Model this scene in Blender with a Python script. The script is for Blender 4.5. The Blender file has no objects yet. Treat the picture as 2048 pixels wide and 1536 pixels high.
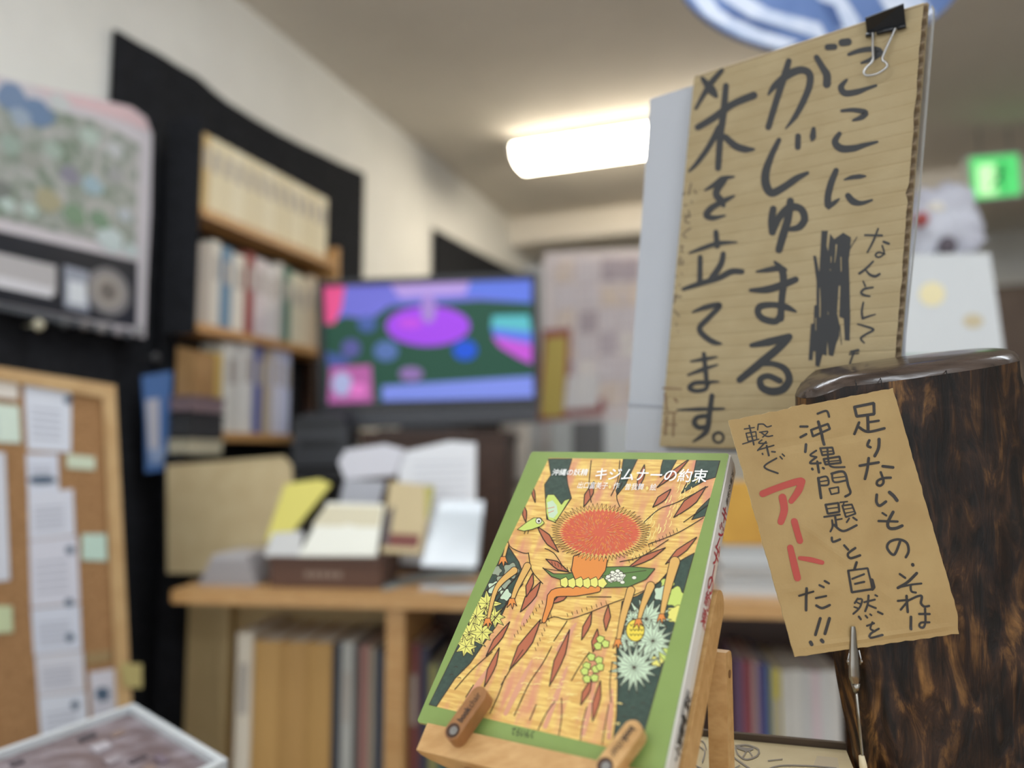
import bpy, bmesh, math, random
from mathutils import Vector, noise
from mathutils.geometry import tessellate_polygon
random.seed(7)
S = bpy.context.scene
COL = S.collection
F = 1540.0                       # focal length in pixels of the 2048x1536 frame
HZ = 910.0                       # row of the horizon
C = Vector((0, 0, 1.25))
A = math.atan((HZ - 768) / F)
RIGHT = Vector((1, 0, 0)); FWD = Vector((0, math.cos(A), math.sin(A))); UP = Vector((0, -math.sin(A), math.cos(A)))

# ------------------------------------------------------------------ camera, world, light
cam = bpy.data.cameras.new('camera'); cam_o = bpy.data.objects.new('camera', cam); COL.objects.link(cam_o)
cam_o.location = C; cam_o.rotation_euler = (math.pi / 2 + A, 0, 0)
cam.sensor_width = 36; cam.lens = F * 36 / 2048; cam.clip_start = 0.02; cam.clip_end = 60
cam.dof.use_dof = True; cam.dof.focus_distance = 0.51; cam.dof.aperture_fstop = cam.lens / 11.0
S.camera = cam_o
w = bpy.data.worlds.new('world'); S.world = w; w.use_nodes = True
w.node_tree.nodes['Background'].inputs[0].default_value = (0.93, 0.97, 1.0, 1)
w.node_tree.nodes['Background'].inputs[1].default_value = 1.5
S.view_settings.view_transform = 'Standard'; S.view_settings.look = 'None'
S.view_settings.exposure = 0.0; S.view_settings.gamma = 1; S.view_settings.use_curve_mapping = False
S.cycles.use_denoising = True
S.cycles.max_bounces = 6
LAMP_BACK = 24.0      # emission of the visible warm tube
LAMP_NEAR = 17.0       # emission of the cooler tubes nearer the camera

# ------------------------------------------------------------------ helpers
def lin(c):
    c = c / 255.0
    return c / 12.92 if c <= 0.04045 else ((c + 0.055) / 1.055) ** 2.4
def L(rgb): return (lin(rgb[0]), lin(rgb[1]), lin(rgb[2]), 1)
MATS = {}
def M(name, rgb, rough=.6, metal=0, rgb2=None, scale=20, stretch=(1, 1, 1), bump=0, coat=0, emit=0, detail=4, lo=.35, hi=.65, spec=.5, bscale=None):
    if name in MATS: return MATS[name]
    m = bpy.data.materials.new(name); m.use_nodes = True; nt = m.node_tree; b = nt.nodes['Principled BSDF']
    b.inputs['Base Color'].default_value = L(rgb); b.inputs['Roughness'].default_value = rough; b.inputs['Metallic'].default_value = metal
    b.inputs['Coat Weight'].default_value = coat; b.inputs['Coat Roughness'].default_value = .12
    b.inputs['Specular IOR Level'].default_value = spec
    if emit:
        b.inputs['Emission Color'].default_value = L(rgb); b.inputs['Emission Strength'].default_value = emit
    if rgb2 or bump:
        tc = nt.nodes.new('ShaderNodeTexCoord'); mp = nt.nodes.new('ShaderNodeMapping'); mp.inputs['Scale'].default_value = stretch
        nz = nt.nodes.new('ShaderNodeTexNoise'); nz.inputs['Scale'].default_value = scale; nz.inputs['Detail'].default_value = detail
        nt.links.new(tc.outputs['Object'], mp.inputs[0]); nt.links.new(mp.outputs[0], nz.inputs['Vector'])
        if rgb2:
            r = nt.nodes.new('ShaderNodeValToRGB'); r.color_ramp.elements[0].position = lo; r.color_ramp.elements[1].position = hi
            r.color_ramp.elements[0].color = L(rgb); r.color_ramp.elements[1].color = L(rgb2)
            nt.links.new(nz.outputs['Fac'], r.inputs[0]); nt.links.new(r.outputs[0], b.inputs['Base Color'])
            if emit: nt.links.new(r.outputs[0], b.inputs['Emission Color'])
        if bump:
            n2 = nz
            if bscale:
                n2 = nt.nodes.new('ShaderNodeTexNoise'); n2.inputs['Scale'].default_value = bscale; nt.links.new(mp.outputs[0], n2.inputs['Vector'])
            bp = nt.nodes.new('ShaderNodeBump'); bp.inputs['Strength'].default_value = bump; bp.inputs['Distance'].default_value = .002
            nt.links.new(n2.outputs['Fac'], bp.inputs['Height']); nt.links.new(bp.outputs[0], b.inputs['Normal'])
    MATS[name] = m
    return m

def ray(px, py): return FWD + RIGHT * ((px - 1024) / F) + UP * ((768 - py) / F)
def P(px, py, Z): return C + ray(px, py) * Z
def vp(px, py): return ray(px, py).normalized()
def hit(px, py, p0, n):
    d = ray(px, py); return C + d * ((p0 - C).dot(n) / d.dot(n))
def atz(px, py, z): return hit(px, py, Vector((0, 0, z)), Vector((0, 0, 1)))
class View:                      # a zoomed crop of the photograph: its own pixels -> photo pixels
    def __init__(s, x0, y0, k): s.x0, s.y0, s.k = x0, y0, k
    def __call__(s, x, y): return (s.x0 + x / s.k, s.y0 + y / s.k)

class MB:
    def __init__(s): s.v = []; s.f = []; s.m = []
    def face(s, pts, mi=0):
        k = len(s.v); s.v += [Vector(p) for p in pts]; s.f.append(list(range(k, k + len(pts)))); s.m.append(mi); return s
    def poly(s, pts, mi=0):
        pts = [Vector(p) for p in pts]; k = len(s.v); s.v += pts
        for t in tessellate_polygon([pts]): s.f.append([k + i for i in t]); s.m.append(mi)
        return s
    def prism(s, pts, off, mi=0):
        pts = [Vector(p) for p in pts]; off = Vector(off); n = len(pts); k = len(s.v)
        s.v += pts + [p + off for p in pts]
        for t in tessellate_polygon([pts]):
            s.f.append([k + i for i in t]); s.m.append(mi)
            s.f.append([k + n + i for i in reversed(t)]); s.m.append(mi)
        for i in range(n):
            j = (i + 1) % n; s.f.append([k + i, k + j, k + n + j, k + n + i]); s.m.append(mi)
        return s
    def box(s, o, a, b, c, mi=0):
        o, a, b, c = Vector(o), Vector(a), Vector(b), Vector(c)
        return s.prism([o, o + a, o + a + b, o + b], c, mi)
    def bbox(s, o, a, b, c, r=.002, mi=0):      # box with its four long (c) edges cut
        o, a, b, c = Vector(o), Vector(a), Vector(b), Vector(c); ua, ub = a.normalized() * r, b.normalized() * r
        return s.prism([o + ua, o + a - ua, o + a + ub, o + a + b - ub, o + a + b - ua, o + b + ua, o + b - ub, o + ub], c, mi)
    def tube(s, path, r, k=10, mi=0, closed=False):
        path = [Vector(p) for p in path]; n = len(path); rr = r if isinstance(r, (list, tuple)) else [r] * n
        base = len(s.v); ref = Vector((.31, .77, .55))
        for i, p in enumerate(path):
            d = (path[min(i + 1, n - 1)] - path[max(i - 1, 0)]).normalized()
            a = (ref - d * ref.dot(d)).normalized(); b = d.cross(a)
            for j in range(k):
                t = 2 * math.pi * j / k; s.v.append(p + (a * math.cos(t) + b * math.sin(t)) * rr[i])
        for i in range(n - 1):
            for j in range(k):
                j2 = (j + 1) % k
                s.f.append([base + i * k + j, base + i * k + j2, base + (i + 1) * k + j2, base + (i + 1) * k + j]); s.m.append(mi)
        s.f.append([base + j for j in reversed(range(k))]); s.m.append(mi)
        s.f.append([base + (n - 1) * k + j for j in range(k)]); s.m.append(mi)
        return s
    def grid(s, fn, nu, nv, mi=0, wrap=False):
        k = len(s.v)
        for j in range(nv + 1):
            for i in range(nu + (0 if wrap else 1)): s.v.append(Vector(fn(i / nu, j / nv)))
        w_ = nu if wrap else nu + 1
        for j in range(nv):
            for i in range(nu):
                i2 = (i + 1) % w_
                s.f.append([k + j * w_ + i, k + j * w_ + i2, k + (j + 1) * w_ + i2, k + (j + 1) * w_ + i]); s.m.append(mi)
        return s
    def obj(s, name, mats, parent=None, origin=None, smooth=False, label=None):
        if not isinstance(mats, (list, tuple)): mats = [mats]
        if origin is None: origin = parent['_o'] if parent else (0, 0, 0)
        origin = Vector(origin)
        me = bpy.data.meshes.new(name); me.from_pydata([p - origin for p in s.v], [], s.f)
        for m in mats: me.materials.append(m)
        me.polygons.foreach_set('material_index', s.m)
        if smooth: me.polygons.foreach_set('use_smooth', [True] * len(me.polygons))
        bm = bmesh.new(); bm.from_mesh(me); bmesh.ops.recalc_face_normals(bm, faces=bm.faces); bm.to_mesh(me); bm.free()
        me.update()
        o = bpy.data.objects.new(name, me); COL.objects.link(o)
        if parent: o.parent = parent
        else: o.location = origin
        o['_o'] = list(origin)
        if label: o['label'] = label
        return o
    def base(s):
        lo = min(p.z for p in s.v); n = len(s.v)
        return Vector((sum(p.x for p in s.v) / n, sum(p.y for p in s.v) / n, lo))
def tag(o, label, cat, group=None):
    o['label'] = label; o['category'] = cat
    if group: o['group'] = group
    return o
def thing(name, label, cat, loc, group=None):
    o = bpy.data.objects.new(name, None); COL.objects.link(o); o.location = loc; o['_o'] = list(loc); o.empty_display_size = .03
    return tag(o, label, cat, group)
def solo(mb, name, mats, label, cat, group=None, smooth=False):
    return tag(mb.obj(name, mats, None, mb.base(), smooth), label, cat, group)
def struct(mb, name, mats, smooth=False):
    o = mb.obj(name, mats, None, (0, 0, 0), smooth); o['kind'] = 'structure'; return o

def smooth_path(pts, step):       # Catmull-Rom through (x, y, width) points
    if len(pts) < 3: 
        out = []
        (a, b) = pts if len(pts) == 2 else (pts[0], pts[0])
        n = max(1, int(math.hypot(b[0] - a[0], b[1] - a[1]) / step))
        return [tuple(a[k] + (b[k] - a[k]) * i / n for k in range(3)) for i in range(n + 1)]
    out = []; n = len(pts)
    for i in range(n - 1):
        p0, p1, p2, p3 = pts[max(i - 1, 0)], pts[i], pts[i + 1], pts[min(i + 2, n - 1)]
        m = max(2, int(math.hypot(p2[0] - p1[0], p2[1] - p1[1]) / step))
        for q in range(m):
            t = q / m
            xy = [.5 * (2 * p1[k] + (p2[k] - p0[k]) * t + (2 * p0[k] - 5 * p1[k] + 4 * p2[k] - p3[k]) * t * t + (3 * p1[k] - p0[k] - 3 * p2[k] + p3[k]) * t ** 3) for k in range(2)]
            out.append((xy[0], xy[1], p1[2] + (p2[2] - p1[2]) * t))
    out.append(tuple(pts[-1])); return out
LAY = [0]
def stroke(mb, view, pts, place, width=None, mi=0, sharp=False, step=8):
    """a pen stroke: pts in the crop's pixels; place(px, py, lift) -> point on the paper"""
    LAY[0] += 1; lift = 1.5e-6 * (LAY[0] % 120)
    q = [(p[0], p[1], p[2] if len(p) > 2 else width) for p in pts]
    if sharp:
        path = []
        for a, b in zip(q, q[1:]): path += smooth_path([a, b], step)
    else: path = smooth_path(q, step)
    if len(path) < 2 or (abs(path[0][0] - path[-1][0]) + abs(path[0][1] - path[-1][1]) < .5 and len(q) < 3):
        x, y, r = path[0]; r *= .5
        mb.face([place(*view(x + r * math.cos(t * math.pi / 6), y + r * math.sin(t * math.pi / 6)), lift) for t in range(12)], mi); return
    L_, R_ = [], []; n = len(path)
    for i, (x, y, wd) in enumerate(path):
        ax, ay, _ = path[max(i - 1, 0)]; bx, by, _ = path[min(i + 1, n - 1)]
        dx, dy = bx - ax, by - ay; l = math.hypot(dx, dy) or 1; nx, ny = -dy / l * wd / 2, dx / l * wd / 2
        L_.append((x + nx, y + ny)); R_.append((x - nx, y - ny))
    k = len(mb.v)
    for a, b in zip(L_, R_): mb.v.append(place(*view(*a), lift)); mb.v.append(place(*view(*b), lift))
    for i in range(n - 1):
        mb.f.append([k + 2 * i, k + 2 * i + 1, k + 2 * i + 3, k + 2 * i + 2]); mb.m.append(mi)
    for (x, y, wd), (ax, ay, _) in ((path[0], path[1]), (path[-1], path[-2])):     # round pen ends
        th = math.atan2(y - ay, x - ax); r = wd / 2
        mb.face([place(*view(x + r * math.cos(th + t), y + r * math.sin(th + t)), lift) for t in [math.pi * (j / 6 - .5) for j in range(7)]], mi)
def pix(view, pts): return [view(*p) for p in pts]

def text_mesh(body, bold=0.0):
    cu = bpy.data.curves.new('t', 'FONT'); cu.body = body; cu.size = 1; cu.offset = bold; cu.resolution_u = 3
    o = bpy.data.objects.new('t', cu); COL.objects.link(o)
    dg = bpy.context.evaluated_depsgraph_get(); me = bpy.data.meshes.new_from_object(o.evaluated_get(dg))
    vs = [v.co.copy() for v in me.vertices]; fs = [list(p.vertices) for p in me.polygons]
    bpy.data.objects.remove(o); bpy.data.curves.remove(cu); bpy.data.meshes.remove(me)
    return vs, fs
def text_at(mb, body, o, ex, ey, width=None, height=None, bold=0.0, mi=0, center=False):
    """printed words: lower left corner o, along ex, upright ey (unit vectors)"""
    vs, fs = text_mesh(body, bold)
    if not vs: return
    x0 = min(v.x for v in vs); x1 = max(v.x for v in vs); y0 = min(v.y for v in vs); y1 = max(v.y for v in vs)
    sx = width / (x1 - x0) if width else height / (y1 - y0); sy = height / (y1 - y0) if height else sx
    cx, cy = ((x0 + x1) / 2, (y0 + y1) / 2) if center else (x0, y0)
    k = len(mb.v)
    mb.v += [o + ex * ((v.x - cx) * sx) + ey * ((v.y - cy) * sy) for v in vs]
    for f in fs: mb.f.append([k + i for i in f]); mb.m.append(mi)

# ------------------------------------------------------------------ shared materials
m_wall = M('wall paint', (226, 225, 219), .85, rgb2=(221, 220, 214), scale=6, bump=.05)
m_ceil = M('ceiling paint', (226, 219, 207), .9, rgb2=(221, 214, 202), scale=5)
m_floor = M('floor lino', (120, 108, 92), .5, rgb2=(104, 92, 78), scale=9)
m_black = M('black felt', (30, 31, 34), .95, rgb2=(38, 39, 43), scale=40, bump=.2, spec=.15)
m_oak = M('light oak', (196, 152, 96), .45, rgb2=(176, 130, 78), scale=14, stretch=(1, 8, 8))
m_desk = M('desk wood', (201, 158, 104), .4, rgb2=(188, 142, 88), scale=16, stretch=(1, 10, 10))
m_page = M('paper pages', (228, 222, 206), .8, rgb2=(214, 206, 190), scale=60)
m_white = M('white paper', (222, 224, 228), .7)
m_kraft = M('kraft board', (198, 180, 140), .75, rgb2=(190, 170, 130), scale=18, bump=.05)
m_cork = M('cork', (166, 126, 84), .9, rgb2=(142, 104, 66), scale=140, bump=.3)
m_dark = M('dark plastic', (34, 35, 38), .4)
m_brown = M('brown cabinet wood', (74, 50, 36), .5, rgb2=(58, 38, 28), scale=12, stretch=(1, 8, 8))
m_steel = M('bright steel', (176, 176, 176), .28, 1.0)

# ------------------------------------------------------------------ the room
EW = vp(1600, HZ); EW.z = 0; EW.normalize()
EN = Vector((EW.y, -EW.x, 0))
CEIL = 2.70
W0 = hit(480, 0, Vector((0, 0, CEIL)), Vector((0, 0, 1))); W0.z = 0
N0 = -W0.dot(EN)                                   # camera's distance from the left wall
FOOT = Vector((0, 0, 0)) - EN * N0
def R(s, n, z): return FOOT + EW * s + EN * n + Vector((0, 0, z))
def onwall(px, py, n): return hit(px, py, R(0, n, 0), EN)
def sz(p): q = p - FOOT; return q.dot(EW), p.z
SB, SF, NR = 5.7, -2.2, 5.2                        # back wall, end left open for soft fill from the world, right wall
struct(MB().box(R(SF, 0, -.05), EW * (SB - SF), EN * NR, (0, 0, .05)), 'floor', m_floor)
struct(MB().box(R(SF, 0, CEIL), EW * (SB - SF), EN * NR, (0, 0, .1)), 'ceiling', m_ceil)
struct(MB().box(R(SF, 0, 0), EW * (SB - SF), EN * -.1, (0, 0, CEIL)), 'wall_left', m_wall)
struct(MB().box(R(SB, -.1, 0), EW * .1, EN * (NR + .2), (0, 0, CEIL)), 'wall_back', m_wall)
struct(MB().box(R(SF, NR, 0), EW * (SB - SF), EN * .1, (0, 0, CEIL)), 'wall_right', m_wall)
struct(MB().box(R(4.35, 0, CEIL - .16), EW * .30, EN * NR, (0, 0, .16)), 'trim_1', m_ceil)
struct(MB().box(R(0, 0, 0), EW * SB, EN * .012, (0, 0, .08)), 'baseboard_left', M('vinyl skirting', (110, 96, 82), .6))

def tube_lamp(p, label, strength, rgb, length=1.24):
    """ceiling batten: white tray, opal cover and end caps; p is the left end under the ceiling"""
    t = thing('ceiling_lamp', label, 'lamp', Vector((p.x, p.y, CEIL - .09)), 'fluorescent ceiling lamps')
    a, b = EN * length, EW * .24; o = Vector((p.x, p.y, CEIL - .03)) - b / 2
    MB().box(o, a, b, (0, 0, .03)).obj('tray', M('lamp tray', (225, 222, 214), .4), t)
    mb = MB(); prof = [(0, 0), (.02, -.055), (.07, -.075), (.17, -.075), (.22, -.055), (.24, 0)]
    mb.prism([o + EN * .02 + EW * x + Vector((0, 0, z)) for x, z in prof], EN * (length - .04))
    mb.obj('diffuser', M('lamp opal %g' % strength, rgb, .5, emit=strength), t)
    for e in (0, length - .02):
        MB().prism([o + EN * e + EW * x + Vector((0, 0, z)) for x, z in prof], EN * .02).obj('end_cap', M('lamp tray', (225, 222, 214), .4), t)
pl = hit(1034, 322, Vector((0, 0, CEIL - .06)), Vector((0, 0, 1)))
tube_lamp(pl, 'lit fluorescent ceiling lamp left of the kraft sign', LAMP_BACK, (255, 243, 220))
for ds, dn, wh in ((-2.3, .22, 'above the bookcase'), (-2.3, 2.3, 'added above the right side of the room to light the book spine'), (-4.6, -.4, 'behind the camera on the left'), (-4.6, 2.2, 'behind the camera on the right')):  # the unseen right-hand lamp is added to brighten the book's spine
    tube_lamp(pl + EW * ds + EN * dn, 'lit fluorescent ceiling lamp outside the picture, ' + wh, LAMP_NEAR, (242, 248, 255))

# ------------------------------------------------------------------ background: left wall
def cloth(name, label, n, outline, waves, amp):
    """black cloth pinned to the wall, with folds; outline: top polyline in px, then its hem height"""
    top, zlow = outline; tp = [sz(onwall(x, y, n)) for x, y in top]
    def fn(u, v):
        k = u * (len(tp) - 1); i = min(int(k), len(tp) - 2); f = k - i
        s = tp[i][0] + (tp[i + 1][0] - tp[i][0]) * f; zt = tp[i][1] + (tp[i + 1][1] - tp[i][1]) * f
        z = zt + (zlow - zt) * v
        return R(s, n + amp * (1 + math.sin(u * waves + 1.3 * math.sin(v * 2.5))) * (.25 + .75 * v), z)
    mb = MB().grid(fn, 60, 14)
    mb2 = MB().grid(lambda u, v: Vector(fn(u, v)) - EN * .006, 60, 14); k = len(mb.v); mb.v += mb2.v
    mb.f += [[i + k for i in reversed(f)] for f in mb2.f]; mb.m += mb2.m
    return solo(mb, name, m_black, label, 'cloth', smooth=True)
cloth('black_cloth', 'wide black cloth hung behind the bookshelf and poster', .012, ([(228, 58), (300, 98), (392, 152), (455, 205), (560, 268), (650, 312), (728, 348)], .05), 40, .006)
cloth('black_cloth', 'small black cloth on the wall above the television', .012, ([(866, 456), (930, 490), (1000, 527), (1060, 556)], 1.2), 14, .006)
cloth('black_cloth', 'black cloth covering the lower wall behind the cork board', .03, ([(-160, 420), (0, 475), (120, 500), (232, 530)], .05), 20, .006)

# poster: white laminated sheet with a green collage above and a dark lower picture
def wallpoly(pts, n, ): return [onwall(x, y, n) for x, y in pts]
NP = .085
po = onwall(150, 668, NP)
poster = thing('poster', 'large laminated poster with green collage hanging on black cloth', 'poster', po)
outl = [(-140, 100), (-40, 140), (60, 170), (190, 196), (262, 214), (292, 236), (304, 268), (301, 420), (294, 560), (290, 676), (150, 645), (0, 612), (-140, 580)]
MB().prism(wallpoly(outl, NP - .004), EN * -.004).obj('backing_sheet', M('laminated white', (205, 200, 205), .25), poster)
MB().prism(wallpoly([(60, 172), (190, 198), (262, 216), (290, 238), (300, 264), (240, 240), (150, 212)], NP - .0035), EN * .0008).obj('pink_header', M('pink print', (214, 186, 190), .4), poster)
MB().prism(wallpoly([(-130, 150), (0, 196), (130, 226), (200, 242), (279, 290), (275, 400), (271, 500), (140, 470), (0, 436), (-130, 405)], NP - .003), EN * .0008).obj(
    'collage_picture', M('green collage', (112, 130, 112), .35, rgb2=(176, 176, 174), scale=30, detail=4, lo=.34, hi=.64), poster)
for i, (x, y, r, c) in enumerate([(25, 195, 42, (84, 118, 176)), (75, 225, 40, (70, 108, 170)), (118, 205, 26, (226, 230, 234)), (40, 235, 26, (150, 172, 204)), (180, 275, 26, (190, 214, 200)), (230, 300, 22, (214, 216, 222)), (140, 350, 26, (116, 110, 140)), (185, 370, 26, (150, 190, 216)),
        (95, 400, 34, (172, 158, 110)), (60, 320, 30, (150, 150, 140)), (60, 420, 20, (196, 224, 216)), (222, 480, 34, (218, 240, 244)), (250, 430, 18, (196, 208, 224)), (262, 500, 18, (214, 236, 238)), (105, 300, 24, (166, 190, 176)), (20, 290, 26, (150, 176, 160)), (0, 380, 30, (92, 96, 92)), (15, 410, 20, (204, 230, 222)), (150, 430, 30, (92, 134, 92)), (200, 440, 26, (84, 130, 90)), (230, 350, 22, (156, 156, 160))]):
    r *= .8
    MB().prism(wallpoly([(x + r * (1 + .18 * math.sin(3 * t + i)) * math.cos(t), y + .9 * r * math.sin(t) + .3 * r * math.cos(t)) for t in [k * math.pi / 5 for k in range(10)]], NP - .0022 + i * 2e-5), EN * .0006).obj(
        'print_patch', M('poster print %d' % i, tuple(int(.55 * q + .45 * g) for q, g in zip(c, (156, 162, 158))), .35), poster)
lowp = MB().prism(wallpoly([(-130, 438), (0, 462), (275, 524), (273, 655), (150, 634), (0, 604), (-130, 574)], NP - .003), EN * .0008).obj('dark_picture', M('dark print', (26, 30, 40), .35, rgb2=(34, 38, 48), scale=10), poster)
for i, (q, c) in enumerate([([(-130, 478), (0, 506), (112, 532), (112, 590), (0, 568), (-130, 540)], (182, 180, 182)), ([(-130, 530), (0, 552), (104, 576), (104, 596), (0, 574), (-130, 550)], (214, 214, 220)),
        ([(128, 530), (178, 544), (178, 626), (128, 614)], (150, 156, 170)), ([(136, 560), (172, 568), (172, 612), (136, 604)], (214, 220, 226)), ([(-130, 582), (0, 606), (260, 660), (260, 676), (0, 620), (-130, 596)], (74, 78, 84))]):
    MB().prism(wallpoly(q, NP - .002 + i * 2e-5), EN * .0006).obj('print_panel', M('lower print %d' % i, c, .35), poster)
for r, c, e in ((44, (128, 126, 128), 0), (31, (158, 152, 146), 1), (17, (112, 106, 102), 2)):
    MB().prism(wallpoly([(216 + r * math.cos(t), 583 + r * 1.08 * math.sin(t) + .2 * r * math.cos(t)) for t in [k * math.pi / 12 for k in range(24)]], NP - .0015 + e * 2e-4), EN * .0005).obj('print_disc', M('disc print %d' % e, c, .35), poster)
for i, (x, y, c) in enumerate([(79, 650, (190, 184, 160)), (130, 646, (74, 76, 78)), (170, 650, (110, 106, 106)), (204, 656, (140, 136, 136)), (238, 662, (148, 142, 146)), (277, 660, (140, 140, 142)), (313, 715, (60, 60, 62))]):
    o = onwall(x, y, NP + .004); mb = MB()
    mb.grid(lambda u, v: o + (EW * math.cos(u * 6.283) + Vector((0, 0, 1)) * math.sin(u * 6.283)) * (.013 * math.sin(v * 1.57)) + EN * (.012 * math.cos(v * 1.57) - .004), 12, 5, wrap=True)
    mb.tube([o - EN * .045, o + EN * .004], .003, 6)
    solo(mb, 'push_pin', M('pin %d' % i, c, .3), 'round headed pin, number %s from the left below the poster' % ['one', 'two', 'three', 'four', 'five', 'six', 'seven'][i], 'pin', 'pins in a row below the poster', True)

# books ---------------------------------------------------------------
def book(o, along, up, back, t, h, d, rgb, label, group, name='book', rough=.55, cat='book'):
    """hardback standing with its spine towards -back; cover is one U-shaped shell, pages a block inside"""
    key = 'cover %d %d %d' % tuple(rgb)
    th = thing(name, label, cat, o, group)
    a, u, b = along.normalized(), up.normalized(), back.normalized(); k = min(.0025, t * .18)
    prof = [(0, d), (0, .004), (t * .2, .0012), (t * .5, 0), (t * .8, .0012), (t, .004), (t, d), (t - k, d), (t - k, .006), (k, .006), (k, d)]
    MB().prism([o + a * x + b * y for x, y in prof], u * h).obj('cover', M(key, rgb, rough), th)
    MB().box(o + a * k + b * .006 + u * .003, a * (t - 2 * k), b * (d - .009), u * (h - .006)).obj('page_block', m_page, th)
    if t > .018 and h > .15 and 'folder' not in label:
        mb = MB(); mb.box(o + a * t * .25 + u * h * .55 - b * .0004, a * t * .5, u * h * .28, b * .0016); mb.obj('spine_title', M('spine print', (168, 160, 150), .6), th)
    return th
ORD = ['first', 'second', 'third', 'fourth', 'fifth', 'sixth', 'seventh', 'eighth', 'ninth', 'tenth', 'eleventh', 'twelfth', 'thirteenth', 'fourteenth', 'fifteenth', 'sixteenth', 'seventeenth', 'eighteenth', 'nineteenth', 'twentieth']
NF = .165                                            # front of the wall shelf
def shelf_s(px, py=500): return sz(onwall(px, py, NF))[0]
s0, s1 = shelf_s(402), shelf_s(664)
def zs(pa, pb): return (sz(onwall(*pa, NF))[1] + sz(onwall(*pb, NF))[1]) / 2
z1 = zs((400, 408), (650, 520)); z2 = zs((390, 640), (630, 700)); z3 = zs((465, 862), (575, 872))
UPV = Vector((0, 0, 1))
shelf = thing('wall_bookshelf', 'wooden wall bookshelf with three boards of books in front of black cloth', 'bookshelf', R((s0 + s1) / 2, .14, z3 - .02))
s3 = shelf_s(452, 800)
for zz, sl in ((z1, s0), (z2, s0), (z3, s3)):
    MB().bbox(R(sl - .004, .055, zz - .024), EW * (s1 - sl + .014), UPV * .024, EN * (NF - .055 + .006), .003).obj('shelf_board', m_oak, shelf)
MB().box(R(s0 - .012, .045, z3 - .024), EW * (s1 - s0 + .02), UPV * (z1 - z3 + .20), EN * .010).obj('back_panel', m_black, shelf)
MB().bbox(R(s0 - .016, .05, z2 - .03), EW * .010, UPV * (z1 - z2 + .28), EN * (NF - .052), .002).obj('end_panel', m_black, shelf)
MB().bbox(R(s1 + .012, .05, z1 - .15), EW * .02, UPV * .2, EN * (NF - .04), .004).obj('bracket', m_oak, shelf)
MB().bbox(R(s1 + .012, .05, z3 - .024), EW * .018, UPV * (z1 - z3 - .12), EN * .04, .003).obj('upright', m_brown, shelf)
def row(sa, sb, z, cols, hs, group, where, d=.085, tilt=0):
    n = len(cols); s = sa; tot = sum(c[1] for c in cols)
    for i, (rgb, wt, cn) in enumerate(cols):
        t = (sb - sa) * wt / tot; h = hs * (.93 + .1 * ((i * 37) % 10) / 10)
        if group.startswith('uniform'): h = hs; lab = 'cream book, %s from the left in the uniform set on the top shelf board' % ORD[i]
        else: lab = '%s book, %s from the left on the %s' % (cn, ORD[i], where)
        book(R(s + .0005, NF - .012, z + .0003), EW, UPV, -EN, t - .001, h, d, rgb, lab, group); s += t
row(s0 + .005, s1 - .01, z1, [((198, 168, 112) if i == 0 else (218, 206, 172) if i % 3 else (224, 214, 184), .7 if i == 0 else 1, 'cream') for i in range(13)], zs((400, 265), (652, 385)) - z1, 'uniform cream books on the top board', '', .085)
mid = [((170, 160, 148), 1.1, 'taupe'), ((206, 200, 186), .9, 'off-white'), ((104, 134, 156), 1.2, 'grey-blue'), ((212, 206, 192), 1.3, 'ivory'), ((140, 58, 54), 1.0, 'red'), ((206, 196, 194), 1.3, 'pinkish white'), ((210, 206, 200), 1.2, 'pale'),
       ((200, 196, 186), .7, 'light grey'), ((84, 122, 104), 1.0, 'green'), ((206, 200, 176), 1.2, 'cream'), ((196, 184, 160), 1.1, 'sand'), ((188, 172, 150), 1.0, 'beige'), ((200, 186, 160), 1.1, 'straw coloured')]
row(s0 + .01, s1 - .015, z2, mid, zs((395, 458), (640, 560)) - z2, 'mixed books on the middle board', 'middle shelf board')
sa, sb = shelf_s(454, 780), shelf_s(588, 800)
low = [((206, 204, 194), 1.4, 'thick white'), ((212, 210, 202), 1.2, 'white'), ((82, 92, 150), .8, 'indigo'), ((176, 162, 136), .9, 'tan'), ((204, 204, 214), 1.1, 'bluish white'), ((190, 196, 220), .7, 'pale blue')]
row(sa, sb, z3, low, zs((455, 668), (585, 700)) - z3, 'binders on the lowest board', 'lowest shelf board')
def wz(px, py): return sz(onwall(px, py, NF))[1]
b0, b1 = shelf_s(384, 820), shelf_s(448, 820)
ped = MB().box(R(b0 - .005, .085, .0005), EW * (b1 - b0 + .01), EN * (NF - .115), UPV * (wz(400, 908) - .001))
solo(ped, 'black_pedestal', m_black, 'narrow black cloth covered pedestal behind the leaning kraft board', 'pedestal')
for nm, ya, yb2, c, lab, ct in (('cream_box', 908, 878, (196, 188, 160), 'flat cream box on the black pedestal left of the binders', 'box'), ('dark_box', 876, 826, (52, 52, 52), 'dark box between the cream box and the pink tray', 'box'), ('pink_tray', 824, 792, (128, 108, 110), 'dusky pink tray under the brown magazine file', 'tray')):
    za, zb3 = wz(404, ya), wz(404, yb2); t_ = thing(nm, lab, ct, R((b0 + b1) / 2, .11, za))
    MB().bbox(R(b0, .092, za + .0005), EW * (b1 - b0), UPV * (zb3 - za - .012), EN * (NF - .094), .004).obj('box_body', M(nm + ' card', c, .6), t_)
    MB().bbox(R(b0 - .002, .090, zb3 - .012), EW * (b1 - b0 + .004), UPV * .011, EN * (NF - .089), .003).obj('lid', M(nm + ' lid', tuple(int(q * .93) for q in c), .6), t_)
zf = wz(404, 791); zg = wz(404, 700) - zf
bx = thing('magazine_file', 'brown and yellow magazine file left of the binders on the pink tray', 'file box', R((b0 + b1) / 2, .11, zf))
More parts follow.
